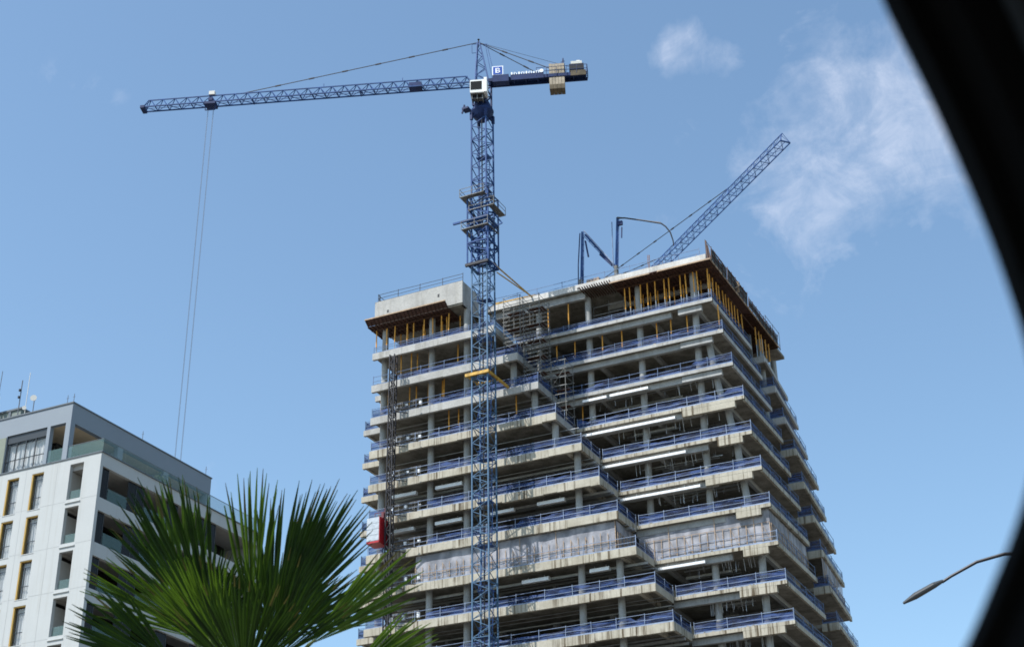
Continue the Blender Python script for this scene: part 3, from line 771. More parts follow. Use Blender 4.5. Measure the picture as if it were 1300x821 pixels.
# slewing unit
m = MB()
m.tube([(MX, MY, 104.0), (MX, MY, 104.5), (MX, MY, 105.1), (MX, MY, 105.35), (MX, MY, 105.4), (MX, MY, 106.3)], [.45, 1.0, 1.35, 1.35, 1.1, .95], 16)
for sx in (-1, 1):
    for sy in (-1, 1): m.bar((MX+sx*.93, MY+sy*.93, 103.9), (MX+sx*.93, MY+sy*.93, 104.9), .3); m.bar((MX+sx*.93, MY+sy*.93, 104.2), (MX+sx*.3, MY+sy*.3, 105.2), .25)
m.box(MX-1.9, MX-1.1, MY-1.5, MY-.6, 105.3, 105.55); m.bar((MX-1.9, MY-1.4, 104.8), (MX-1.6, MY-1.4, 105.9), .16)
m.build('slewing_unit', 'steel_blue_dark', crane)
m = MB(); square_mast(m, MX, MY, .8, 106.0, 109.2, 1.6, .18, .12); m.box(MX-.5, MX+.4, MY-1.0, MY-.7, 106.2, 107.0); m.build('turret', 'steel_blue_dark', crane)
u1 = Vector((-.9395, -.3426, 0)); v1 = Vector((.3426, -.9395, 0)); O = Vector((MX, MY, 109.3))
# cab
def obox(c, u, v, lu, lv, lz):
    b = MB(); c = Vector(c)
    n = [c+u*(a*lu/2)+v*(bb*lv/2)+UP*(cc*lz/2) for cc in (-1, 1) for a, bb in ((-1,-1),(1,-1),(1,1),(-1,1))]
    b.v = n; b.f = [(3,2,1,0),(4,5,6,7),(0,1,5,4),(1,2,6,5),(2,3,7,6),(3,0,4,7)]
    return b
def obox_add(m, c, u, v, lu, lv, lz):
    b = obox(c, u, v, lu, lv, lz); n = len(m.v); m.v += b.v; m.f += [tuple(n+i for i in f) for f in b.f]
cc = O+v1*1.55+u1*.3-UP*1.85
m = MB(); obox_add(m, cc+UP*.0, u1, v1, 1.7, 1.3, 1.75); obox_add(m, cc-u1*.95+UP*.1, u1, v1, .35, 1.5, 2.0)
cab = m.build('cab', 'crane_white', crane)
m = MB(); obox_add(m, cc+v1*.66+u1*.12+UP*.08, u1, v1, 1.3, .04, 1.15); obox_add(m, cc+u1*.86+UP*.1, u1, v1, .04, 1.1, 1.2); m.build('window', 'tinted_glass', cab)
m = MB(); obox_add(m, cc+v1*.1-UP*1.1, u1, v1, 1.5, 1.5, .12)
for q in (-.6, 0, .6): obox_add(m, cc+v1*.2+u1*q-UP*1.45, u1, v1, .1, .9, .7)
obox_add(m, cc+v1*.2-UP*1.6, u1, v1, 1.4, .6, .1); m.build('cab_support', 'scaffold_steel', crane)
# jib
m = MB(); tri_jib(m, O, u1, v1, 1.0, 40.8, 1.05, 1.25, 1.46, .13, .07)
m.bar(O+u1*2, O+u1*40+UP*.06, .05)
for q in (14.5, 27.5): obox_add(m, O+u1*q+UP*.0, u1, v1, .12, 1.2, .2)
for q in (9.5, 33.0, 19): m.bar(O+u1*q+UP*1.25, O+u1*q+UP*1.75, .06)
jib = m.build('jib', 'steel_blue_mid', crane)
m = MB(); obox_add(m, O+u1*40.9, u1, v1, .5, 1.3, .35); m.build('jib_end', 'steel_blue_dark', jib)
m = MB(); obox_add(m, O+u1*7.9+UP*.3, u1, v1, 1.5, .9, .75); m.build('trolley_winch', 'steel_blue_dark', crane)
# trolley, ropes, hook
TP = O+u1*32.6
m = MB(); obox_add(m, TP-UP*.15, u1, v1, 1.3, 1.3, .3)
for a in (-.6, .6):
    m.bar(TP+u1*a-v1*.6, TP+u1*a+v1*.6, .16)
    m.bar(TP+u1*a+v1*.3-UP*.2, TP+u1*a+v1*.3-UP*1.0, .08)
m.bar(TP-u1*.6+v1*.3-UP*1.0, TP+u1*.6+v1*.3-UP*1.0, .1); obox_add(m, TP+v1*.3-UP*.05+UP*.5, u1, v1, .5, .5, .4)
tr = m.build('trolley', 'steel_blue_dark', crane)
m = MB(); obox_add(m, TP+UP*1.55, u1, v1, .7, .5, .5); m.build('rope_guide', 'dish_white', tr)
m = MB()
for a in (-.33, .33):
    for b in (-.1, .1): m.bar(TP+u1*a+v1*b-UP*.3, TP+u1*a*.95+v1*b-UP*66, .022)
hr = m.build('hoist_rope', 'rope_grey', crane)
m = MB(); obox_add(m, TP-UP*66.5, u1, v1, .8, .4, 1.0); m.tube([TP-UP*67, TP-UP*67.5, TP-UP*67.8+u1*.2, TP-UP*67.6+u1*.4], .07, 6); m.build('hook_block', 'tie_yellow', hr)
# tower head
m = MB(); ap = Vector((MX-.38, MY-.1, 115.4)); base = [O+u1*a+v1*b for a, b in ((.75,.6),(.75,-.6),(-.85,-.6),(-.85,.6))]
tops = [ap+u1*a+v1*b for a, b in ((.12,.15),(.12,-.15),(-.12,-.15),(-.12,.15))]
for b_, t_ in zip(base, tops): m.bar(b_, t_, .12)
for i in range(7):
    f0, f1 = i/7, (i+1)/7
    for j in range(4):
        k2 = (j+1) % 4; a = base[j].lerp(tops[j], f0); b_ = base[k2].lerp(tops[k2], f1)
        if i % 2: a = base[k2].lerp(tops[k2], f0); b_ = base[j].lerp(tops[j], f1)
        m.bar(a, b_, .065)
for s in (0, .35): m.bar(O-u1*(1.3+s)+v1*.3, ap-u1*(.8+s*.6)+v1*.2-UP*.4, .05)
m.bar(ap-u1*1.0+v1*.2-UP*.5, ap-UP*.3, .06); m.bar(ap+u1*.8-UP*.2, ap+u1*.8-UP*1.5, .05); m.bar(ap+u1*.8-UP*.2, ap-UP*.2, .06); m.bar(ap+u1*.8-UP*1.5, ap+u1*.3-UP*1.5, .05)
hd = m.build('tower_head', 'steel_blue_mid', crane)
m = MB(); m.tube([ap+UP*.0, ap+UP*.3], .06, 6); m.tube([ap+UP*.3, ap+UP*.42, ap+UP*.55], [.06, .16, .05], 8); m.build('beacon', 'dark_metal', hd)
m = MB(); jt = O+u1*28.6+UP*1.3
def pend(m, a, b, n):
    m.bar(a, b, .07)
    for i in range(1, n):
        p = a.lerp(b, i/n); d = (b-a).normalized(); m.bar(p-d*.35, p+d*.35, .13)
pend(m, ap, jt, 7); m.build('pendant_line', 'dark_metal', crane)
m = MB(); pend(m, ap, O-u1*9.0+v1*.5+UP*.6, 3); pend(m, ap, O-u1*8.0-v1*.5+UP*.2, 3); m.bar(ap, O-u1*10.8+UP*1.3, .03); m.build('pendant_line', 'dark_metal', crane)
# counter-jib
m = MB()
for b in (-.6, .6): m.bar(O-u1*.8+v1*b, O-u1*12.4+v1*b, .16, .42)
for i in range(9): m.bar(O-u1*(1+i*1.4)+v1*.6, O-u1*(1+i*1.4)-v1*.6, .12)
obox_add(m, O-u1*6.6+UP*.22, u1, v1, 11.4, 1.15, .05)
for b in (-.75, .75):
    for hh in (.6, 1.15): m.bar(O-u1*6.5+v1*b+UP*hh, O-u1*12.4+v1*b+UP*hh, .045)
    for i in range(6): m.bar(O-u1*(6.5+i*1.18)+v1*b, O-u1*(6.5+i*1.18)+v1*b+UP*1.15, .045)
obox_add(m, O-u1*12.45+UP*.7, u1, v1, .06, 1.5, .9)
cj = m.build('counter_jib', 'steel_blue_dark', crane)
m = MB(); obox_add(m, O-u1*2.3+v1*.5-UP*.05, u1, v1, 1.9, .9, .95); m.build('switch_cabinet', 'steel_blue_dark', cj)
m = MB(); obox_add(m, O-u1*5.4+v1*.72+UP*.1, u1, v1, 3.9, .05, .8); lp = m.build('name_board', 'steel_blue_dark', cj)
m = MB(); x = 3.6; hs = [.34,.3,.22,.34,.3,.3,.36,.3,.34,.26,.34,.38]
for i, hh in enumerate(hs):
    c = O-u1*x+v1*.76+UP*(.42+hh/2)
    obox_add(m, c, u1, v1, .1 if i % 3 else .18, .03, hh)
    if i % 3 == 1: obox_add(m, c+UP*hh*.4-u1*.08, u1, v1, .2, .03, .08)
    x += .29
m.tube([O-u1*7.1+v1*.75+UP*.68, O-u1*7.1+v1*.79+UP*.68], .24, 14); m.build('lettering', 'sign_white', lp)
# square sign with a white letter B
sc_ = O-u1*1.95+v1*.75+UP*1.15
m = MB(); obox_add(m, sc_, u1, v1, 1.3, .05, 1.3); sg = m.build('sign_panel', 'sign_white', cj)
m = MB(); obox_add(m, sc_+v1*.03, u1, v1, 1.08, .03, 1.08); m.build('sign_field', 'sign_blue', sg)
m = MB(); q = sc_+v1*.055; r_ = -u1      # reading direction: to the right as seen from the street
def sb(a0, a1, z0, z1): obox_add(m, q+r_*((a0+a1)/2)+UP*((z0+z1)/2), u1, v1, abs(a1-a0), .03, z1-z0)
sb(-.26, -.12, -.34, .34); sb(-.12, .14, .23, .34); sb(-.12, .14, -.055, .055); sb(-.12, .16, -.34, -.23); sb(.13, .25, .07, .26); sb(.15, .29, -.27, -.04)
m.build('letter', 'sign_white', sg)
m = MB()
for i in range(5): obox_add(m, O-u1*(8.15+i*.36)+UP*(.75 if i in (0,) else .7), u1, v1, .33, 1.2, 1.9)
cw = m.build('counterweight', 'ballast', crane)
m = MB()
for i in range(5): obox_add(m, O-u1*(8.15+i*.36)-UP*.25-UP*.55, u1, v1, .33, 1.25, 1.0)
m.build('counterweight', 'ballast', crane)
m = MB()
for i in range(4): obox_add(m, O-u1*(8.2+i*.45)-UP*1.62, u1, v1, .42, 1.3, .62)
m.build('counterweight', 'ballast_dark', crane)
m = MB()
for a in (9.3, 9.9): m.bar(O-u1*a+v1*.3+UP*.3, O-u1*9.65+v1*.3+UP*2.6, .08)
for i in range(4): m.bar(O-u1*9.35+v1*.3+UP*(.5+i*.5), O-u1*9.85+v1*.3+UP*(.8+i*.45), .05)
m.build('winch_gantry', 'steel_blue_dark', crane)
m = MB(); obox_add(m, O-u1*11.2+UP*1.0, u1, v1, 1.7, 1.1, 1.0); wn = m.build('hoist_winch', 'dark_metal', crane)
m = MB(); obox_add(m, O-u1*11.2+UP*1.75, u1, v1, 1.3, .8, .45); m.tube([O-u1*11.6+UP*2.1, O-u1*11.2+UP*2.1], .22, 10); m.build('motor', 'dish_white', wn)
m = MB(); obox_add(m, O-u1*11.4+v1*.72+UP*.05, u1, v1, 1.8, .05, .7); m.build('guard_plate', 'ballast_dark', wn)

# second crane behind the building
M2 = Vector((-72.8, 175.9, 96)); T2 = Vector((-35.4, 142.7, 96)); u2 = (T2-M2).normalized(); v2 = Vector((u2.y, -u2.x, 0)); L2_ = (T2-M2).length
c2 = empty('tower_crane', (M2.x, M2.y, GZ), 'second blue crane behind the tower, only its raised lattice jib showing above the roof', 'crane')
m = MB(); square_mast(m, M2.x, M2.y, .9, GZ, 95.5, 3.6, .18, .09); m.build('mast', 'steel_blue_mid', c2)
m = MB(); tri_jib(m, M2, u2, v2, 1.0, L2_, 1.25, 1.35, 1.5, .10, .045); m.bar(M2+u2*2-UP*.02, M2+u2*L2_, .05)
m.build('jib', 'steel_blue_mid', c2)
ap2 = M2+UP*7.3
m = MB()
for a, b in ((.8,.6),(.8,-.6),(-.8,-.6),(-.8,.6)): m.bar(M2+u2*a+v2*b, ap2, .13)
for i in range(5): m.bar(M2+u2*.8*(1-i/5)+v2*.6*(1-i/5)+UP*7.3*i/5, M2-u2*.8*(1-(i+1)/5)+v2*.6*(1-(i+1)/5)+UP*7.3*(i+1)/5, .06)
m.build('tower_head', 'steel_blue_dark', c2)
m = MB(); pend(m, ap2, M2+u2*37.7+UP*1.35, 8); pend(m, ap2, M2+u2*20+UP*1.35, 4); m.build('pendant_line', 'dark_metal', c2)
m = MB()
for b in (-.6, .6): m.bar(M2+v2*b, M2-u2*12+v2*b, .18, .5)
m.build('counter_jib', 'steel_blue_dark', c2)
m = MB()
for i in range(5): obox_add(m, M2-u2*(9+i*.4)-UP*.2, u2, v2, .36, 1.2, 2.6)
m.build('counterweight', 'ballast', c2)
m = MB(); obox_add(m, M2+v2*1.4-UP*1.0, u2, v2, 1.6, 1.2, 1.9); m.build('cab', 'crane_white', c2)
m = MB(); 
for s in (14, 17, 19.5): 
    m.bar(M2+u2*s-UP*.1, M2+u2*(s+1.8)-UP*.5, .1); obox_add(m, M2+u2*s-UP*.05, u2, v2, 1.4, 1.2, .5)
m.build('trolley', 'steel_blue_dark', c2)

# ------------------------------------------------------------------ concrete placing boom on the roof
pb = empty('concrete_placing_boom', (-61.3, 145, 84.1), 'folded blue concrete placing boom with a grey hose standing on the roof', 'pump boom')
Yb = 145.0
pts = [(-61.35, 84.1), (-60.95, 92.7), (-56.95, 86.9), (-56.5, 93.3)]
def bseg(a, b, w0, w1, y=0):
    m = MB(); A = Vector((a[0], Yb+y, a[1])); B = Vector((b[0], Yb+y, b[1])); Mid = A.lerp(B, .5)
    m.tube([A, Mid, B], [w0*.42, (w0+w1)*.21, w1*.42], 4); d = (B-A).normalized(); sd_ = Vector((d.z, 0, -d.x))
    m.bar(A+sd_*.24, B+sd_*.2, .07)
    for i in range(1, 6): p = A.lerp(B, i/6); m.bar(p, p+sd_*.26, .1)
    return m.build('boom_section', 'steel_blue_mid', pb)
bseg(pts[0], (-61.2, 87.6), .5, .42); bseg((-61.2, 87.6), pts[1], .4, .3, -.02)
bseg((-60.75, 92.5), pts[2], .32, .40, .4); bseg(pts[2], pts[3], .46, .32)
m = MB()
m.tube([(-61.75, Yb, 84.1), (-61.6, Yb, 88.5), (-61.25, Yb, 92.6)], .07, 8); m.bar((-60.3, Yb, 89.2), (-60.6, Yb, 91.4), .16)
m.bar((-59.0, Yb+.4, 89.4), (-57.6, Yb+.4, 87.6), .24); m.bar((-56.1, Yb, 90.6), (-56.0, Yb, 92.0), .12); m.box(-56.5, -55.9, Yb-.15, Yb+.15, 92.3, 92.8)
m.build('hydraulic_ram', 'steel_blue_dark', pb)
m = MB(); m.tube([(-57.3, Yb, 87), (-57.2, Yb, 93.0)], .06, 6)
m.tube([(-60.8, Yb+.1, 92.9), (-57.2, Yb+.1, 87.4)], .08, 6); m.build('delivery_pipe', 'rail_pale', pb)
m = MB(); m.tube([(-56.6, Yb, 93.35), (-55.6, Yb, 93.1), (-53.5, Yb, 92.2), (-51.2, Yb, 91.15), (-50.7, Yb, 90.6), (-50.2, Yb, 89.7), (-49.95, Yb, 88.6), (-49.9, Yb, 87.9)], [.1, .09, .09, .09, .08, .08, .07, .06], 8); m.build('hose', 'dark_metal', pb)
m = MB(); m.bar((-56.5, Yb, 93.45), (-51.3, Yb, 91.3), .1); m.build('boom_section', 'rope_grey', pb)
m = MB(); m.box(-62.2, -60.7, 144.3, 145.8, 84.1, 84.5); m.tube([(-61.35, Yb, 84.5), (-61.35, Yb, 86.4)], .3, 10); m.box(-58.2, -56.2, 144.5, 145.7, 84.12, 85.7); m.tube([(-56.95, Yb, 85.7), (-56.95, Yb, 87.1)], .26, 10)
m.build('pedestal', 'scaffold_steel', pb)

# clutter on the roof
def crate_stack(x, y, z, w_, d_, h_, mt, nm, label, cat):
    m = MB(); n = max(2, int(h_/.12)); rr = random.Random(int(x*10))
    for i in range(n):
        o_ = rr.uniform(-.08, .08); k_ = int(w_/.35)
        for j in range(k_): m.box(x+j*w_/k_+o_, x+(j+.85)*w_/k_+o_, y+o_, y+d_, z+i*h_/n, z+(i+.8)*h_/n)
    tag(place_at(m.build(nm, mt), (x, y, z)), label, cat)
crate_stack(-64.6, 144, 84.13, 2.6, 1.2, .95, 'ply_red', 'plywood_stack', 'low reddish plywood stack on the roof left of the placing boom', 'boards')
crate_stack(-60.2, 143.9, 84.13, 1.6, 1.0, 1.5, 'timber_pale', 'timber_stack', 'pale timber stack between the two uprights of the placing boom', 'timber')
crate_stack(-70.8, 144, 84.13, 3.2, 1.4, 1.2, 'timber_brown', 'timber_stack', 'brown timber stack behind the crane mast on the roof', 'timber')
m = MB()
for a in (0, .18): m.bar((-52.85+a, 144.3, 84.13), (-52.85+a, 144.3, 87.1), .05)
for i in range(12): m.bar((-52.87, 144.3, 84.5+i*.22), (-52.65, 144.3, 84.5+i*.22), .04)
m.bar((-52.85, 144.45, 84.13), (-52.67, 144.45, 87.1), .05); tag(place_at(m.build('starter_bar_cage', 'rebar'), (-52.75, 144.4, 84.13)), 'slim reddish upright cage standing alone on the roof beside the jib', 'rebar')
rr = random.Random(9)
m = MB()
for i in range(26):
    x = -72 + i*1.0+rr.uniform(-.3, .3); m.bar((x, 144.0+rr.random(), 84.12), (x+rr.uniform(-.1, .1), 144.2+rr.random(), 84.9+rr.random()*1.1), .035)
for i in range(14):
    y = 144+i*1.6; m.bar((-46.8, y, 84.1), (-46.6+rr.uniform(-.2, .2), y, 85.6+rr.random()*1.3), .04)
tag(m.build('starter_bars', 'rebar', tower), 'rusty starter bars standing up from the roof slab')

# ------------------------------------------------------------------ construction hoist
ho = empty('construction_hoist', (-80.85, 136.4, GZ), 'construction hoist with dark lattice mast and red cage at the left end of the tower', 'hoist')
m = MB(); square_mast(m, -80.85, 136.4, .30, GZ, 77.6, 1.5, .11, .07); m.build('mast', 'dark_metal', ho)
cx0, cx1, cz0, cz1 = -83.0, -81.55, 55.75, 58.35
m = MB(); m.box(cx0, cx1, 135.42, 137.1, cz0, cz1)
for i in range(4): m.box(cx0-.02, cx1+.02, 135.395, 135.41, cz0+.05+i*.64, cz0+.05+i*.64+.6)
cg = m.build('cage', 'hoist_panel', ho)
m = MB(); m.box(cx1+.01, cx1+.05, 135.4, 137.12, cz0-.1, cz1+.05); m.box(cx0-.04, cx1+.04, 135.4, 137.12, cz0-.22, cz0-.01)
for i in range(5): m.box(cx1+.051, cx1+.11, 135.42+i*.4, 135.5+i*.4, cz0-.1, cz1)
m.build('side_door', 'hoist_red', cg)
m = MB(); m.bar((-81.35, 136.3, cz0), (-81.35, 136.3, cz1+1.2), .1); m.box(-81.7, -81.4, 136.1, 136.6, cz1+.1, cz1+.7); m.bar((-82.6, 136.3, cz1+.8), (-81.2, 136.3, cz1+.8), .06)
m.bar((-82.6, 136.3, cz1), (-82.6, 136.3, cz1+.8), .05); m.build('drive_unit', 'hoist_dark_red', cg)
m = MB()
for k in range(3, 12):
    z = Z(k); m.bar((-80.7, 136.7, z-.3), (-79.6, YL, z-.3), .08); m.bar((-81.0, 136.7, z-.3), (-81.4, YL, z-.3), .08); m.bar((-80.5, 136.5, z-.1), (-78.0, 137.3, z-.1), .09)
m.build('wall_tie', 'dark_metal', ho)
for k in range(3, 11):
    m = MB(); z = Z(k)+.05; rr = random.Random(k)
    for i in range(7): m.bar((-82.0+i*.66, YL+.3, z), (-82.0+i*.66, YL+.3, z+1.25), .05)
    for hh in (.35, .7, 1.05, 1.25): m.bar((-82.0, YL+.3, z+hh), (-78.0, YL+.3, z+hh), .04)
    for i in range(9):
        x = rr.uniform(-82, -78.2); m.bar((x, YL+.4, z+rr.uniform(.1, .5)), (x+rr.uniform(-.5, .5), YL+.5, z+rr.uniform(.6, 1.4)), .07)
    g_ = m.build('landing_gate', 'scaffold_steel', ho)
    for i in range(3): m = MB(); x = -81.8+i*1.6+rr.random()*.4; m.box(x, x+.3, YL+.28, YL+.5, z+.45+rr.random()*.3, z+.85+rr.random()*.3); m.build('gate_sign', 'sign_white', g_)

# ------------------------------------------------------------------ apartment building on the left
ab = empty('apartment_building', (-80, 88, GZ), 'white apartment building with a grey recessed top storey and glass balustrades', 'building')
def wall_y(m, y0, y1, x0, x1, z0, z1, holes):
    xs = sorted({x0, x1, *[h[0] for h in holes], *[h[1] for h in holes]}); zs = sorted({z0, z1, *[h[2] for h in holes], *[h[3] for h in holes]})
    for i in range(len(xs)-1):
        run = None
        for j in range(len(zs)-1):
            cx_, cz_ = (xs[i]+xs[i+1])/2, (zs[j]+zs[j+1])/2
            solid = not any(h[0] < cx_ < h[1] and h[2] < cz_ < h[3] for h in holes)
            if solid: run = [zs[j], zs[j+1]] if run is None else [run[0], zs[j+1]]
            if (not solid or j == len(zs)-2) and run: m.box(xs[i], xs[i+1], y0, y1, *run); run = None
FL = 3.275
wins = []; slots = []
for i in range(12):
    zt = 42.82-FL*i
    for c in ((-77.42, -76.33), (-79.72, -78.62), (-82.0, -80.9), (-84.3, -83.2), (-87.6, -86.5)): wins.append((c[0], c[1], zt-2.82, zt))
    slots.append((-73.93, -72.71, zt-2.6, zt+.08))
m = MB(); wall_y(m, 80, 80.3, -92, -71.2, GZ, 43.35, wins+slots); m.build('front_wall', 'facade_white', ab)
m = MB()
for i in range(12):
    z = 43.35-FL*(i+1)+.02
    for (xa, xb) in ((-92, -87.7), (-86.4, -84.4), (-83.1, -82.1), (-80.8, -79.82), (-78.52, -77.52), (-76.23, -74.03), (-72.6, -71.22)): m.box(xa, xb, 79.994, 80.002, z, z+.02)
for x in (-75.1, -78.0, -81.0): m.box(x, x+.018, 79.993, 80.001, GZ, 43.3)
m.build('panel_joint', 'joint_grey', ab)
m = MB(); m.box(-92, -71.1, 79.94, 80.4, 43.352, 43.43); m.box(-71.26, -71.1, 80.41, 100.1, 43.352, 43.43); m.build('ledge', 'coping_grey', ab)
for n_, (x0, x1, z0, z1) in enumerate(wins):
    p_ = MB(); p_.box(x0+.12, x1-.03, 80.19, 80.205, z0+.05, z1-.1); wn = p_.build('window', 'window_glass', ab)
    f = MB(); zz = z0+.95
    for (a, b, c, d) in ((x0+.12, x0+.17, z0+.03, z1-.1), (x1-.055, x1-.003, z0+.03, z1-.1), (x0+.172, x1-.057, z0+.03, z0+.09), (x0+.172, x1-.057, zz, zz+.05), (x0+.172, x1-.057, z1-.5, z1-.46)): f.box(a, b, 80.15, 80.187, c, d)
    f.box(x0+.38, x0+.43, 80.15, 80.187, z0+.091, zz-.001); f.box(x0+.38, x0+.43, 80.15, 80.187, zz+.051, z1-.501)
    f.build('frame', 'frame_dark', wn)
    r_ = MB(); r_.box(x0+.002, x0+.118, 80.004, 80.28, z0+.03, z1-.1); r_.box(x0+.002, x1-.002, 80.03, 80.28, z1-.07, z1-.002); r_.build('reveal', 'ochre_reveal', wn)
    s = MB(); s.box(x0-.03, x1+.03, 79.975, 80.14, z0-.02, z0+.028); s.build('sill', 'render_white', wn)
    if n_ % 5 != 4 or True:
        c = MB(); ph = n_*1.7
        c.grid(lambda u, v: (x0+.14+(x1-x0-.18)*u, 80.36+.035*math.sin(u*26+ph), z0+.05+(z1-z0-.15)*v), 26, 1); c.build('curtain', 'curtain', wn)
# loggias behind the right side
bands = [43.35-3.275*i for i in range(13)]
m = MB()
for z in bands: m.box(-71.5, -71.2, 80.302, 100, z-.95, z)
m.box(-71.49, -71.2, 99.7, 100, GZ, 43.3)
m.build('balcony_band', 'facade_white', ab)
m = MB()
for z in bands[1:]: m.box(-74.6, -71.5, 80.302, 99.6, z-.35, z-.06)
m.box(-74.6, -71.5, 80.302, 99.6, 42.5, 43.0)
m.build('balcony_slab', 'loggia_plaster', ab)
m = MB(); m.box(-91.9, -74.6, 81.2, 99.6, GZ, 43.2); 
m.build('dark_room_block', 'room_dark', ab)  # dark block whose colour stands in for unlit rooms behind the windows
m = MB(); m.box(-92, -91.7, 80.302, 100, GZ, 43.34); m.box(-91.69, -71.5, 99.7, 100, GZ, 43.0); m.build('side_wall', 'render_white', ab)
m = MB()
for i in range(12):
    z1 = 42.4-FL*i; z0 = z1-2.3; m.box(-74.55, -73.95, 80.31, 82.2, z0-.6, z1+.05)
m.build('partition', 'loggia_plaster', ab)
for i in range(6):
    z1 = bands[i]-.952; z0 = bands[i+1]+.002
    for (ya, yb_) in ((80.34, 81.15), (83.4, 84.3), (84.34, 85.2), (88, 89.2), (92, 94)):
        g_ = MB(); g_.box(-71.40, -71.385, ya, yb_, z0, z1); gp = g_.build('glass_panel', 'tinted_glass', ab)
        f = MB(); f.box(-71.42, -71.36, yb_, yb_+.05, z0, z1); f.build('frame', 'frame_dark', gp)
    for ya, yb_ in ((81.25, 83.35), (85.3, 87.9)): b = MB(); b.box(-71.36, -71.34, ya, yb_, z0, z0+.95); b.build('balustrade', 'balustrade_glass', ab)
    b = MB(); b.box(-73.9, -72.74, 80.22, 80.24, z1-2.35, z1-1.45); b.build('balustrade', 'balustrade_glass', ab)
    f = MB(); f.box(-74.2, -74.15, 80.4, 99, z0-.8, z1+.1)
    f.build('patio_door', 'tinted_glass', ab)
    s = MB(); s.box(-74.0, -72.64, 79.93, 80.2, z1-2.46, z1-2.40); s.build('sill', 'render_white', ab)
# grey top storey
m = MB(); wall_y(m, 80.02, 80.4, -93, -74.45, 43.43, 47.85, [(-80.42, -76.62, 43.431, 46.38), (-76.32, -74.9, 43.431, 46.38)])
m.box(-74.83, -74.45, 80.402, 97, 46.38, 47.85); m.box(-74.83, -74.45, 80.402, 80.5, 43.43, 46.379)
for y0 in (85.4, 90.95, 96.5): m.box(-74.83, -74.45, y0, y0+.6, 43.43, 46.379)
m.box(-93, -74.84, 96.7, 97, 43.43, 47.85); m.box(-93, -92.7, 80.41, 96.69, 43.43, 47.85)
m.build('grey_wall', 'render_grey', ab)
m = MB(); m.box(-93.06, -74.39, 79.96, 80.46, 47.852, 47.95); m.box(-74.89, -74.39, 80.462, 97.06, 47.852, 47.95); m.box(-93, -74.9, 80.47, 97, 47.2, 47.5); m.build('roof_coping', 'coping_grey', ab)
m = MB(); m.box(-92.6, -74.84, 80.405, 96.69, 46.39, 46.6); m.build('soffit', 'wood_soffit', ab)
m = MB(); m.box(-92.6, -71.5, 80.42, 99.6, 43.22, 43.34); m.build('terrace', 'paving', ab)
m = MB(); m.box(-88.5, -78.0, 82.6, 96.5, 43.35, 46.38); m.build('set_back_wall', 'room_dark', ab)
m = MB(); m.box(-92.9, -80.46, 79.985, 80.018, 43.44, 46.3); m.build('cladding_panel', 'olive_panel', ab)
m = MB(); m.box(-80.4, -76.64, 80.2, 80.215, 43.45, 45.75); tw = m.build('window', 'window_glass', ab)
m = MB(); m.box(-80.42, -76.62, 80.12, 80.3, 45.76, 46.37)
for x in (-80.4, -79.5, -78.62, -77.7, -76.68): m.box(x, x+.07, 80.13, 80.19, 43.45, 45.75)
m.box(-80.4, -76.64, 80.13, 80.188, 44.35, 44.4); m.box(-80.4, -76.64, 80.13, 80.188, 43.44, 43.5)
m.build('frame', 'frame_dark', tw)
m = MB(); m.grid(lambda u, v: (-80.3+3.6*u, 80.45+.04*math.sin(u*70), 43.5+2.2*v), 90, 1); m.build('curtain', 'curtain', tw)
m = MB(); m.box(-76.3, -74.92, 80.1, 80.115, 43.45, 44.45); m.build('balustrade', 'balustrade_glass', ab)
m = MB(); m.box(-74.43, -71.22, 80.1, 80.115, 43.44, 44.42); m.build('balustrade', 'balustrade_glass', ab)
m = MB()
for i in range(8): m.box(-71.235, -71.22, 80.12+i*2.48, 80.12+i*2.48+2.45, 43.44, 44.42)
bl = m.build('balustrade', 'balustrade_glass', ab)
m = MB(); m.box(-71.25, -71.2, 80.1, 99.9, 44.425, 44.455); m.box(-74.43, -71.26, 80.09, 80.125, 44.425, 44.455); m.build('handrail', 'coping_grey', bl)
m = MB(); m.box(-78.0, -74.9, 86.1, 86.25, 43.35, 46.38); m.box(-78.0, -74.9, 91.1, 91.25, 43.35, 46.38); m.build('terrace_divider', 'render_white', ab)
for i in range(3):
    y0 = 80.9+i*5.4; m = MB(); m.box(-77.95, -77.93, y0, y0+4.2, 43.4, 46.0); pd = m.build('patio_door', 'tinted_glass', ab)
    f = MB()
    for q in range(4): f.box(-77.92, -77.86, y0+q*1.38, y0+q*1.38+.07, 43.4, 46.0)
    f.build('frame', 'frame_dark', pd)
m = MB(); m.box(-96, -83.4, 84, 91, 47.5, 50.8); ph = m.build('penthouse', 'penthouse_green', ab)
m = MB(); m.box(-96.1, -83.3, 83.9, 91.1, 50.802, 50.95)
for x in (-84.6, -87.5): m.box(x, x+.25, 83.93, 83.998, 47.5, 50.8)
m.build('roof_edge', 'coping_grey', ph)
# terrace plant
tp = empty('potted_plant', (-72.2, 88.2, 43.35), 'bushy green plant in a pot behind the terrace glass', 'plant')
m = MB(); m.tube([(-72.2, 88.2, 43.35), (-72.2, 88.2, 43.8)], [.2, .28], 12); m.build('pot', 'ballast', tp)
m = MB(); rr = random.Random(4)
for i in range(260):
    c = Vector((-72.2+rr.gauss(0, .28), 88.2+rr.gauss(0, .45), 44.2+rr.gauss(0, .22))); a = Vector((rr.gauss(0,1), rr.gauss(0,1), rr.gauss(0,1))).normalized()*.09; b = a.cross(Vector((rr.random(), rr.random(), 1))).normalized()*.04
    m.quad(c-a, c+b, c+a, c-b)
m.build('foliage', 'plant_leaf', tp)

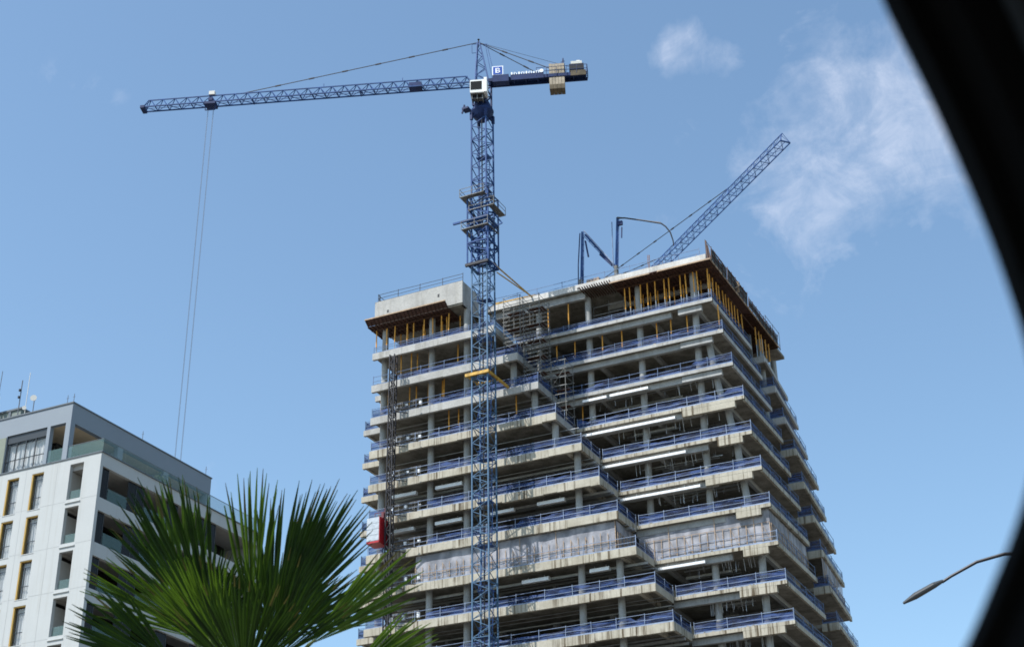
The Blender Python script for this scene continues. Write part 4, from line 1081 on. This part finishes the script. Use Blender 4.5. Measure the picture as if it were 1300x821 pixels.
# antennas on the roof
def antenna(x, y, z0, z1, label, dishes=(), panels=(), r=.04, mt='rope_grey', lattice=False):
    e = empty('antenna_mast', (x, y, z0), label, 'antenna', 'antennas on the apartment roof')
    m = MB(); lean = .0
    if lattice:
        for a in (0, 2.1, 4.2): m.bar((x+.16*math.cos(a), y+.16*math.sin(a), z0), (x+.05*math.cos(a), y+.05*math.sin(a), z0+(z1-z0)*.72), .05)
        for i in range(10): q = z0+i*(z1-z0)*.07; m.bar((x-.12, y, q), (x+.12, y, q+.25), .03)
        m.bar((x, y, z0+(z1-z0)*.7), (x+.03, y, z1), .035)
    else: m.bar((x, y, z0), (x, y, z1), r*1.6)
    m.build('pole', mt, e)
    for dz, rad in dishes:
        d = MB(); c = Vector((x+.1, y-.15, z0+dz)); d.tube([c, c+Vector((.08, -.12, 0)), c+Vector((.14, -.22, 0))], [rad*.3, rad*.85, rad], 18); d.build('dish', 'dish_white', e)
    for dz, hh in panels:
        d = MB(); d.box(x-.07, x+.07, y-.2, y-.08, z0+dz, z0+dz+hh); d.build('panel_antenna', 'dish_white' if hh > .3 else 'dark_metal', e)
antenna(-85.6, 83.6, 47.5, 54.4, 'tallest antenna, a lattice pole carrying round dishes at the left edge of the roof', dishes=((3.05, .26), (3.75, .3), (4.35, .24)), lattice=True)
antenna(-83.3, 83.6, 47.5, 53.1, 'dark antenna pole with a bracket, second from the left on the roof', panels=((4.0, .18), (4.6, .18)), r=.035)
antenna(-82.6, 83.6, 47.5, 53.6, 'slim pale whip antenna with small fittings at its foot', dishes=((2.9, .17),), r=.022, mt='dish_white')
antenna(-81.2, 83.0, 47.5, 50.9, 'short pole topped by a single round dish', dishes=((3.2, .25),), r=.03)
def rod(x, y, label): 
    m = MB(); m.bar((x, y, 47.9), (x, y, 48.75), .03); m.bar((x-.12, y, 48.5), (x+.12, y, 48.5), .02); tag(place_at(m.build('lightning_rod', 'rope_grey'), (x, y, 47.9)), label, 'rod', 'lightning rods on the roof edge')
rod(-74.7, 80.3, 'thin lightning rod at the near corner of the grey roof'); rod(-75.3, 80.3, 'thin lightning rod just left of the near roof corner')
rod(-74.6, 88.2, 'thin lightning rod halfway along the right roof edge'); rod(-74.6, 96.4, 'thin lightning rod at the far end of the right roof edge')

# ------------------------------------------------------------------ fan palm
CP = ray(318, 905); CP = CP/math.hypot(CP.x, CP.y)*10.2
palm = empty('fan_palm', (CP.x, CP.y, GZ), 'dark green fan palm with spread spiky fronds in front of the buildings', 'palm')
crown = Vector((CP.x, CP.y, CP.z))
m = MB(); n = 14; m.tube([(crown.x+.06*math.sin(i*.9), crown.y+.05*math.cos(i*.7), GZ+(crown.z-.1-GZ)*i/n) for i in range(n+1)], [.24+.03*(i % 2)-.004*i for i in range(n+1)], 14)
m.build('trunk', 'palm_trunk', palm, smooth=True)
def frond(hub, axis, nrm, Ln, a0, a1, nb, seed, droop=.10, mt='palm_leaf', wd=.040, jag=.08, fuse=.64):
    """palmate leaf: folded blades fused near the hub, split and tapering to points"""
    rr = random.Random(seed); hub = Vector(hub); axis = axis.normalized(); side = axis.cross(nrm).normalized(); nrm = side.cross(axis).normalized()
    m = MB()
    for i in range(nb):
        f = i/(nb-1); a = R(a0+(a1-a0)*f)+rr.gauss(0, .012)
        d = axis*math.cos(a)+side*math.sin(a); ac = side*math.cos(a)-axis*math.sin(a)
        ll = Ln*(1-.20*abs(2*f-1)**2)*rr.uniform(1-jag, 1.0); st = (a1-a0)/nb; fold = .6 if i % 2 == 0 else .6
        dr = droop*rr.uniform(.7, 1.3); bend = rr.gauss(0, .02)
        pts = []; K = 9
        for q in range(K+1):
            t = q/K; s = ll*t
            w_ = abs(math.tan(R(st)/2))*s*1.22 if t < fuse else wd*(1-((t-fuse)/(1-fuse))**1.25)
            wf = abs(math.tan(R(st)/2))*ll*fuse*1.22
            if t >= fuse: w_ = wf*(1-((t-fuse)/(1-fuse)))**.85+.0015
            c = hub+d*s+ac*(bend*s*t)-nrm*(dr*ll*t*t*t)-UP*(dr*.3*ll*t**4)
            pts.append((c-ac*w_+nrm*(w_*.55), c-nrm*(w_*.15), c+ac*w_+nrm*(w_*.55)))
        b = len(m.v)
        for p in pts: m.v += [Vector(x) for x in p]
        for q in range(K):
            for e_ in (0, 1): m.f.append((b+q*3+e_, b+q*3+e_+1, b+(q+1)*3+e_+1, b+(q+1)*3+e_))
    fr = m.build('frond', mt, palm)
    fr.data.materials.append(MATS['palm_dry']); rt = random.Random(seed+99)      # some blades end in a dry tip
    for i in range(nb):
        if rt.random() < .3:
            for q in range(K-1 if rt.random() < .85 else K-2, K):
                for e_ in (0, 1): fr.data.polygons[(i*K+q)*2+e_].material_index = 1
    s = MB(); mid = (crown+hub)/2+nrm*.05; s.tube([crown, mid, hub, hub+axis*.05], [.022, .016, .012, .006], 6); s.build('petiole', 'palm_stem', fr)
    return fr
def at(px, py, d):
    r_ = ray(px, py); return r_/math.hypot(r_.x, r_.y)*d
PX = 10/1990.86*1.05      # metres per photo pixel near the palm
tc_ = -ray(330, 720)
def dirpx(dx, dy, dep=0): return (R2*dx-U2*dy+Fv*dep).normalized()
# (hub px, hub py, dist, axis dx, dy, depth, a0, a1, length px, blades)
spec = [      # hub px, hub py, distance, first and last blade angle from upright (+ = right), tilt towards the eye, blade length px, blades
 (270, 806, 9.5, -46, 0, .08, 214, 30),
 (258, 812, 9.9, -72, -40, .15, 168, 20),
 (322, 806, 9.7, -13, 13, .05, 210, 19),
 (346, 806, 9.3, 9, 46, .10, 214, 25),
 (352, 812, 9.6, 44, 78, .10, 150, 24),
 (246, 812, 10.2, -30, 6, -.1, 204, 24),
 (345, 812, 10.3, -9, 40, -.1, 202, 30),
 (285, 838, 9.1, -50, 8, .3, 150, 34),
 (345, 840, 9.0, -20, 55, .35, 160, 38),
 (310, 860, 8.9, -45, 45, .5, 150, 40),
 (392, 818, 9.0, 36, 68, .0, 178, 13),
 (225, 850, 9.4, -80, -30, .2, 150, 24),
 (430, 870, 9.6, 40, 100, .2, 150, 24),
 (345, 806, 10.6, -60, 75, -.2, 118, 56),
 (262, 806, 10.5, -75, 55, -.2, 112, 52),
]
for i, (hx, hy, dd, a0, a1, dep, Lp, nb) in enumerate(spec):
    am = R((a0+a1)/2); ax_ = (R2*math.sin(am)+U2*math.cos(am)+Fv*-dep).normalized(); nr = (-Fv+U2*.25)
    frond(at(hx, hy, dd), ax_, nr, Lp*PX*dd/10, -(a1-a0)/2, (a1-a0)/2, nb, i+5, droop=.06, mt='palm_leaf_young_lit' if i in (2, 7, 10, 12, 1, 5) else 'palm_leaf')
for i in range(10):       # fronds round the back and hanging ones below
    a = i*.63; ax_ = Vector((math.cos(a), math.sin(a), rnd.uniform(-.5, .5))).normalized(); hub = crown+Vector((math.cos(a)*.6, math.sin(a)*.6, -.15+ax_.z*.4))
    frond(hub, ax_, Vector((-math.cos(a)*.3, -math.sin(a)*.3, 1)), .8, -75, 75, 34, 50+i, droop=.25)

# ------------------------------------------------------------------ street lamp
sl = empty('street_lamp', (-2.9, 24.85, GZ), 'street lamp with a thin curved dark arm seen past the car window', 'lamp')
pl = [(-2.9, 24.85, GZ), (-2.9, 24.85, 7.7), (-3.0, 24.83, 8.0), (-3.43, 24.76, 8.03), (-3.86, 24.70, 7.95), (-4.28, 24.63, 7.76), (-4.42, 24.60, 7.68)]
m = MB(); m.tube(pl[:2], [.09, .05], 10); m.build('pole', 'dark_metal', sl)
m = MB(); m.tube(pl[1:], [.05, .04, .028, .026, .024, .024], 8); m.build('arm', 'dark_metal', sl)
m = MB(); m.tube([(-4.4, 24.6, 7.70), (-4.55, 24.57, 7.64), (-4.85, 24.52, 7.5), (-5.05, 24.49, 7.40)], [.025, .05, .055, .02], 12); m.build('lamp_head', 'frame_dark', sl)

# ------------------------------------------------------------------ the car the picture is taken from
car = empty('car', (.6, .3, GZ), 'dark car window frame close to the camera along the right edge', 'car')
n_w = Vector((-.30, .90, .18)).normalized(); P0 = Fv*.80
def onwin(px, py, off=0):
    r_ = ray(px, py); t = (P0.dot(n_w))/r_.dot(n_w); return r_*t+n_w*off
edge = [(1040, -190), (1085, -90), (1122, 0), (1180, 118), (1240, 255), (1280, 362), (1306, 450), (1316, 530), (1308, 600), (1288, 668), (1262, 735), (1220, 830), (1160, 930)]
def smooth(pts, k=4):
    o = []
    for i in range(len(pts)-1):
        p0, p1, p2, p3 = pts[max(i-1, 0)], pts[i], pts[i+1], pts[min(i+2, len(pts)-1)]
        for q in range(k):
            t = q/k; o.append(tuple(.5*((2*p1[c])+(-p0[c]+p2[c])*t+(2*p0[c]-5*p1[c]+4*p2[c]-p3[c])*t*t+(-p0[c]+3*p1[c]-3*p2[c]+p3[c])*t**3) for c in (0, 1)))
    return o+[pts[-1]]
E_ = smooth(edge); cen = (700, 420)
def swept(m, prof, E_):
    """sweep a closed profile (outward px, depth m) along the window edge"""
    rings = []
    for i, (x, y) in enumerate(E_):
        x0, y0 = E_[max(i-1, 0)]; x1, y1 = E_[min(i+1, len(E_)-1)]; tx, ty = x1-x0, y1-y0; l = math.hypot(tx, ty); nx, ny = ty/l, -tx/l
        rings.append([onwin(x+nx*o, y+ny*o, dz) for o, dz in prof])
    b = len(m.v); k = len(prof)
    for r_ in rings: m.v += r_
    for i in range(len(rings)-1):
        for j in range(k): m.f.append((b+i*k+j, b+i*k+(j+1) % k, b+(i+1)*k+(j+1) % k, b+(i+1)*k+j))
    m.f.append(tuple(b+j for j in range(k))); m.f.append(tuple(b+(len(rings)-1)*k+j for j in reversed(range(k))))
def sgn(p): return [(o, d) for o, d in p]
m = MB(); swept(m, [(34, -.012), (60, -.03), (300, -.05), (520, -.03), (520, .05), (60, .045), (34, .03)], E_); m.build('window_frame', 'car_trim', car, smooth=False)
m = MB(); swept(m, [(0, 0), (10, -.014), (33, -.014), (33, .02), (8, .016)], E_); m.build('window_seal', 'car_rubber', car)
m = MB(); swept(m, [(95, -.062), (130, -.075), (170, -.062), (170, -.045), (95, -.045)], E_[:34]); m.build('trim_strip', 'car_paint', car)

fh = Vector((Fv.x, Fv.y, 0)).normalized(); rh = Vector((fh.y, -fh.x, 0))
m = MB()
def shade_roof_fn(u, v, dz=0):
    a = -1.5+2.18*u; b = -.95+2.4*v
    return fh*a+rh*b+UP*(.64+dz-.10*abs(2*u-1)**3*(1 if u < .5 else .2)-.03*abs(2*v-1)**2)
m.grid(lambda u, v: shade_roof_fn(u, v), 12, 12); m.build('shade_headliner', 'car_lining', car, smooth=True)  # underside of the unseen roof added for shade
m = MB(); m.grid(lambda u, v: shade_roof_fn(u, v, .035), 12, 12); m.build('roof', 'car_paint', car, smooth=True)  # out-of-view roof panel, added to keep sun off the window frame
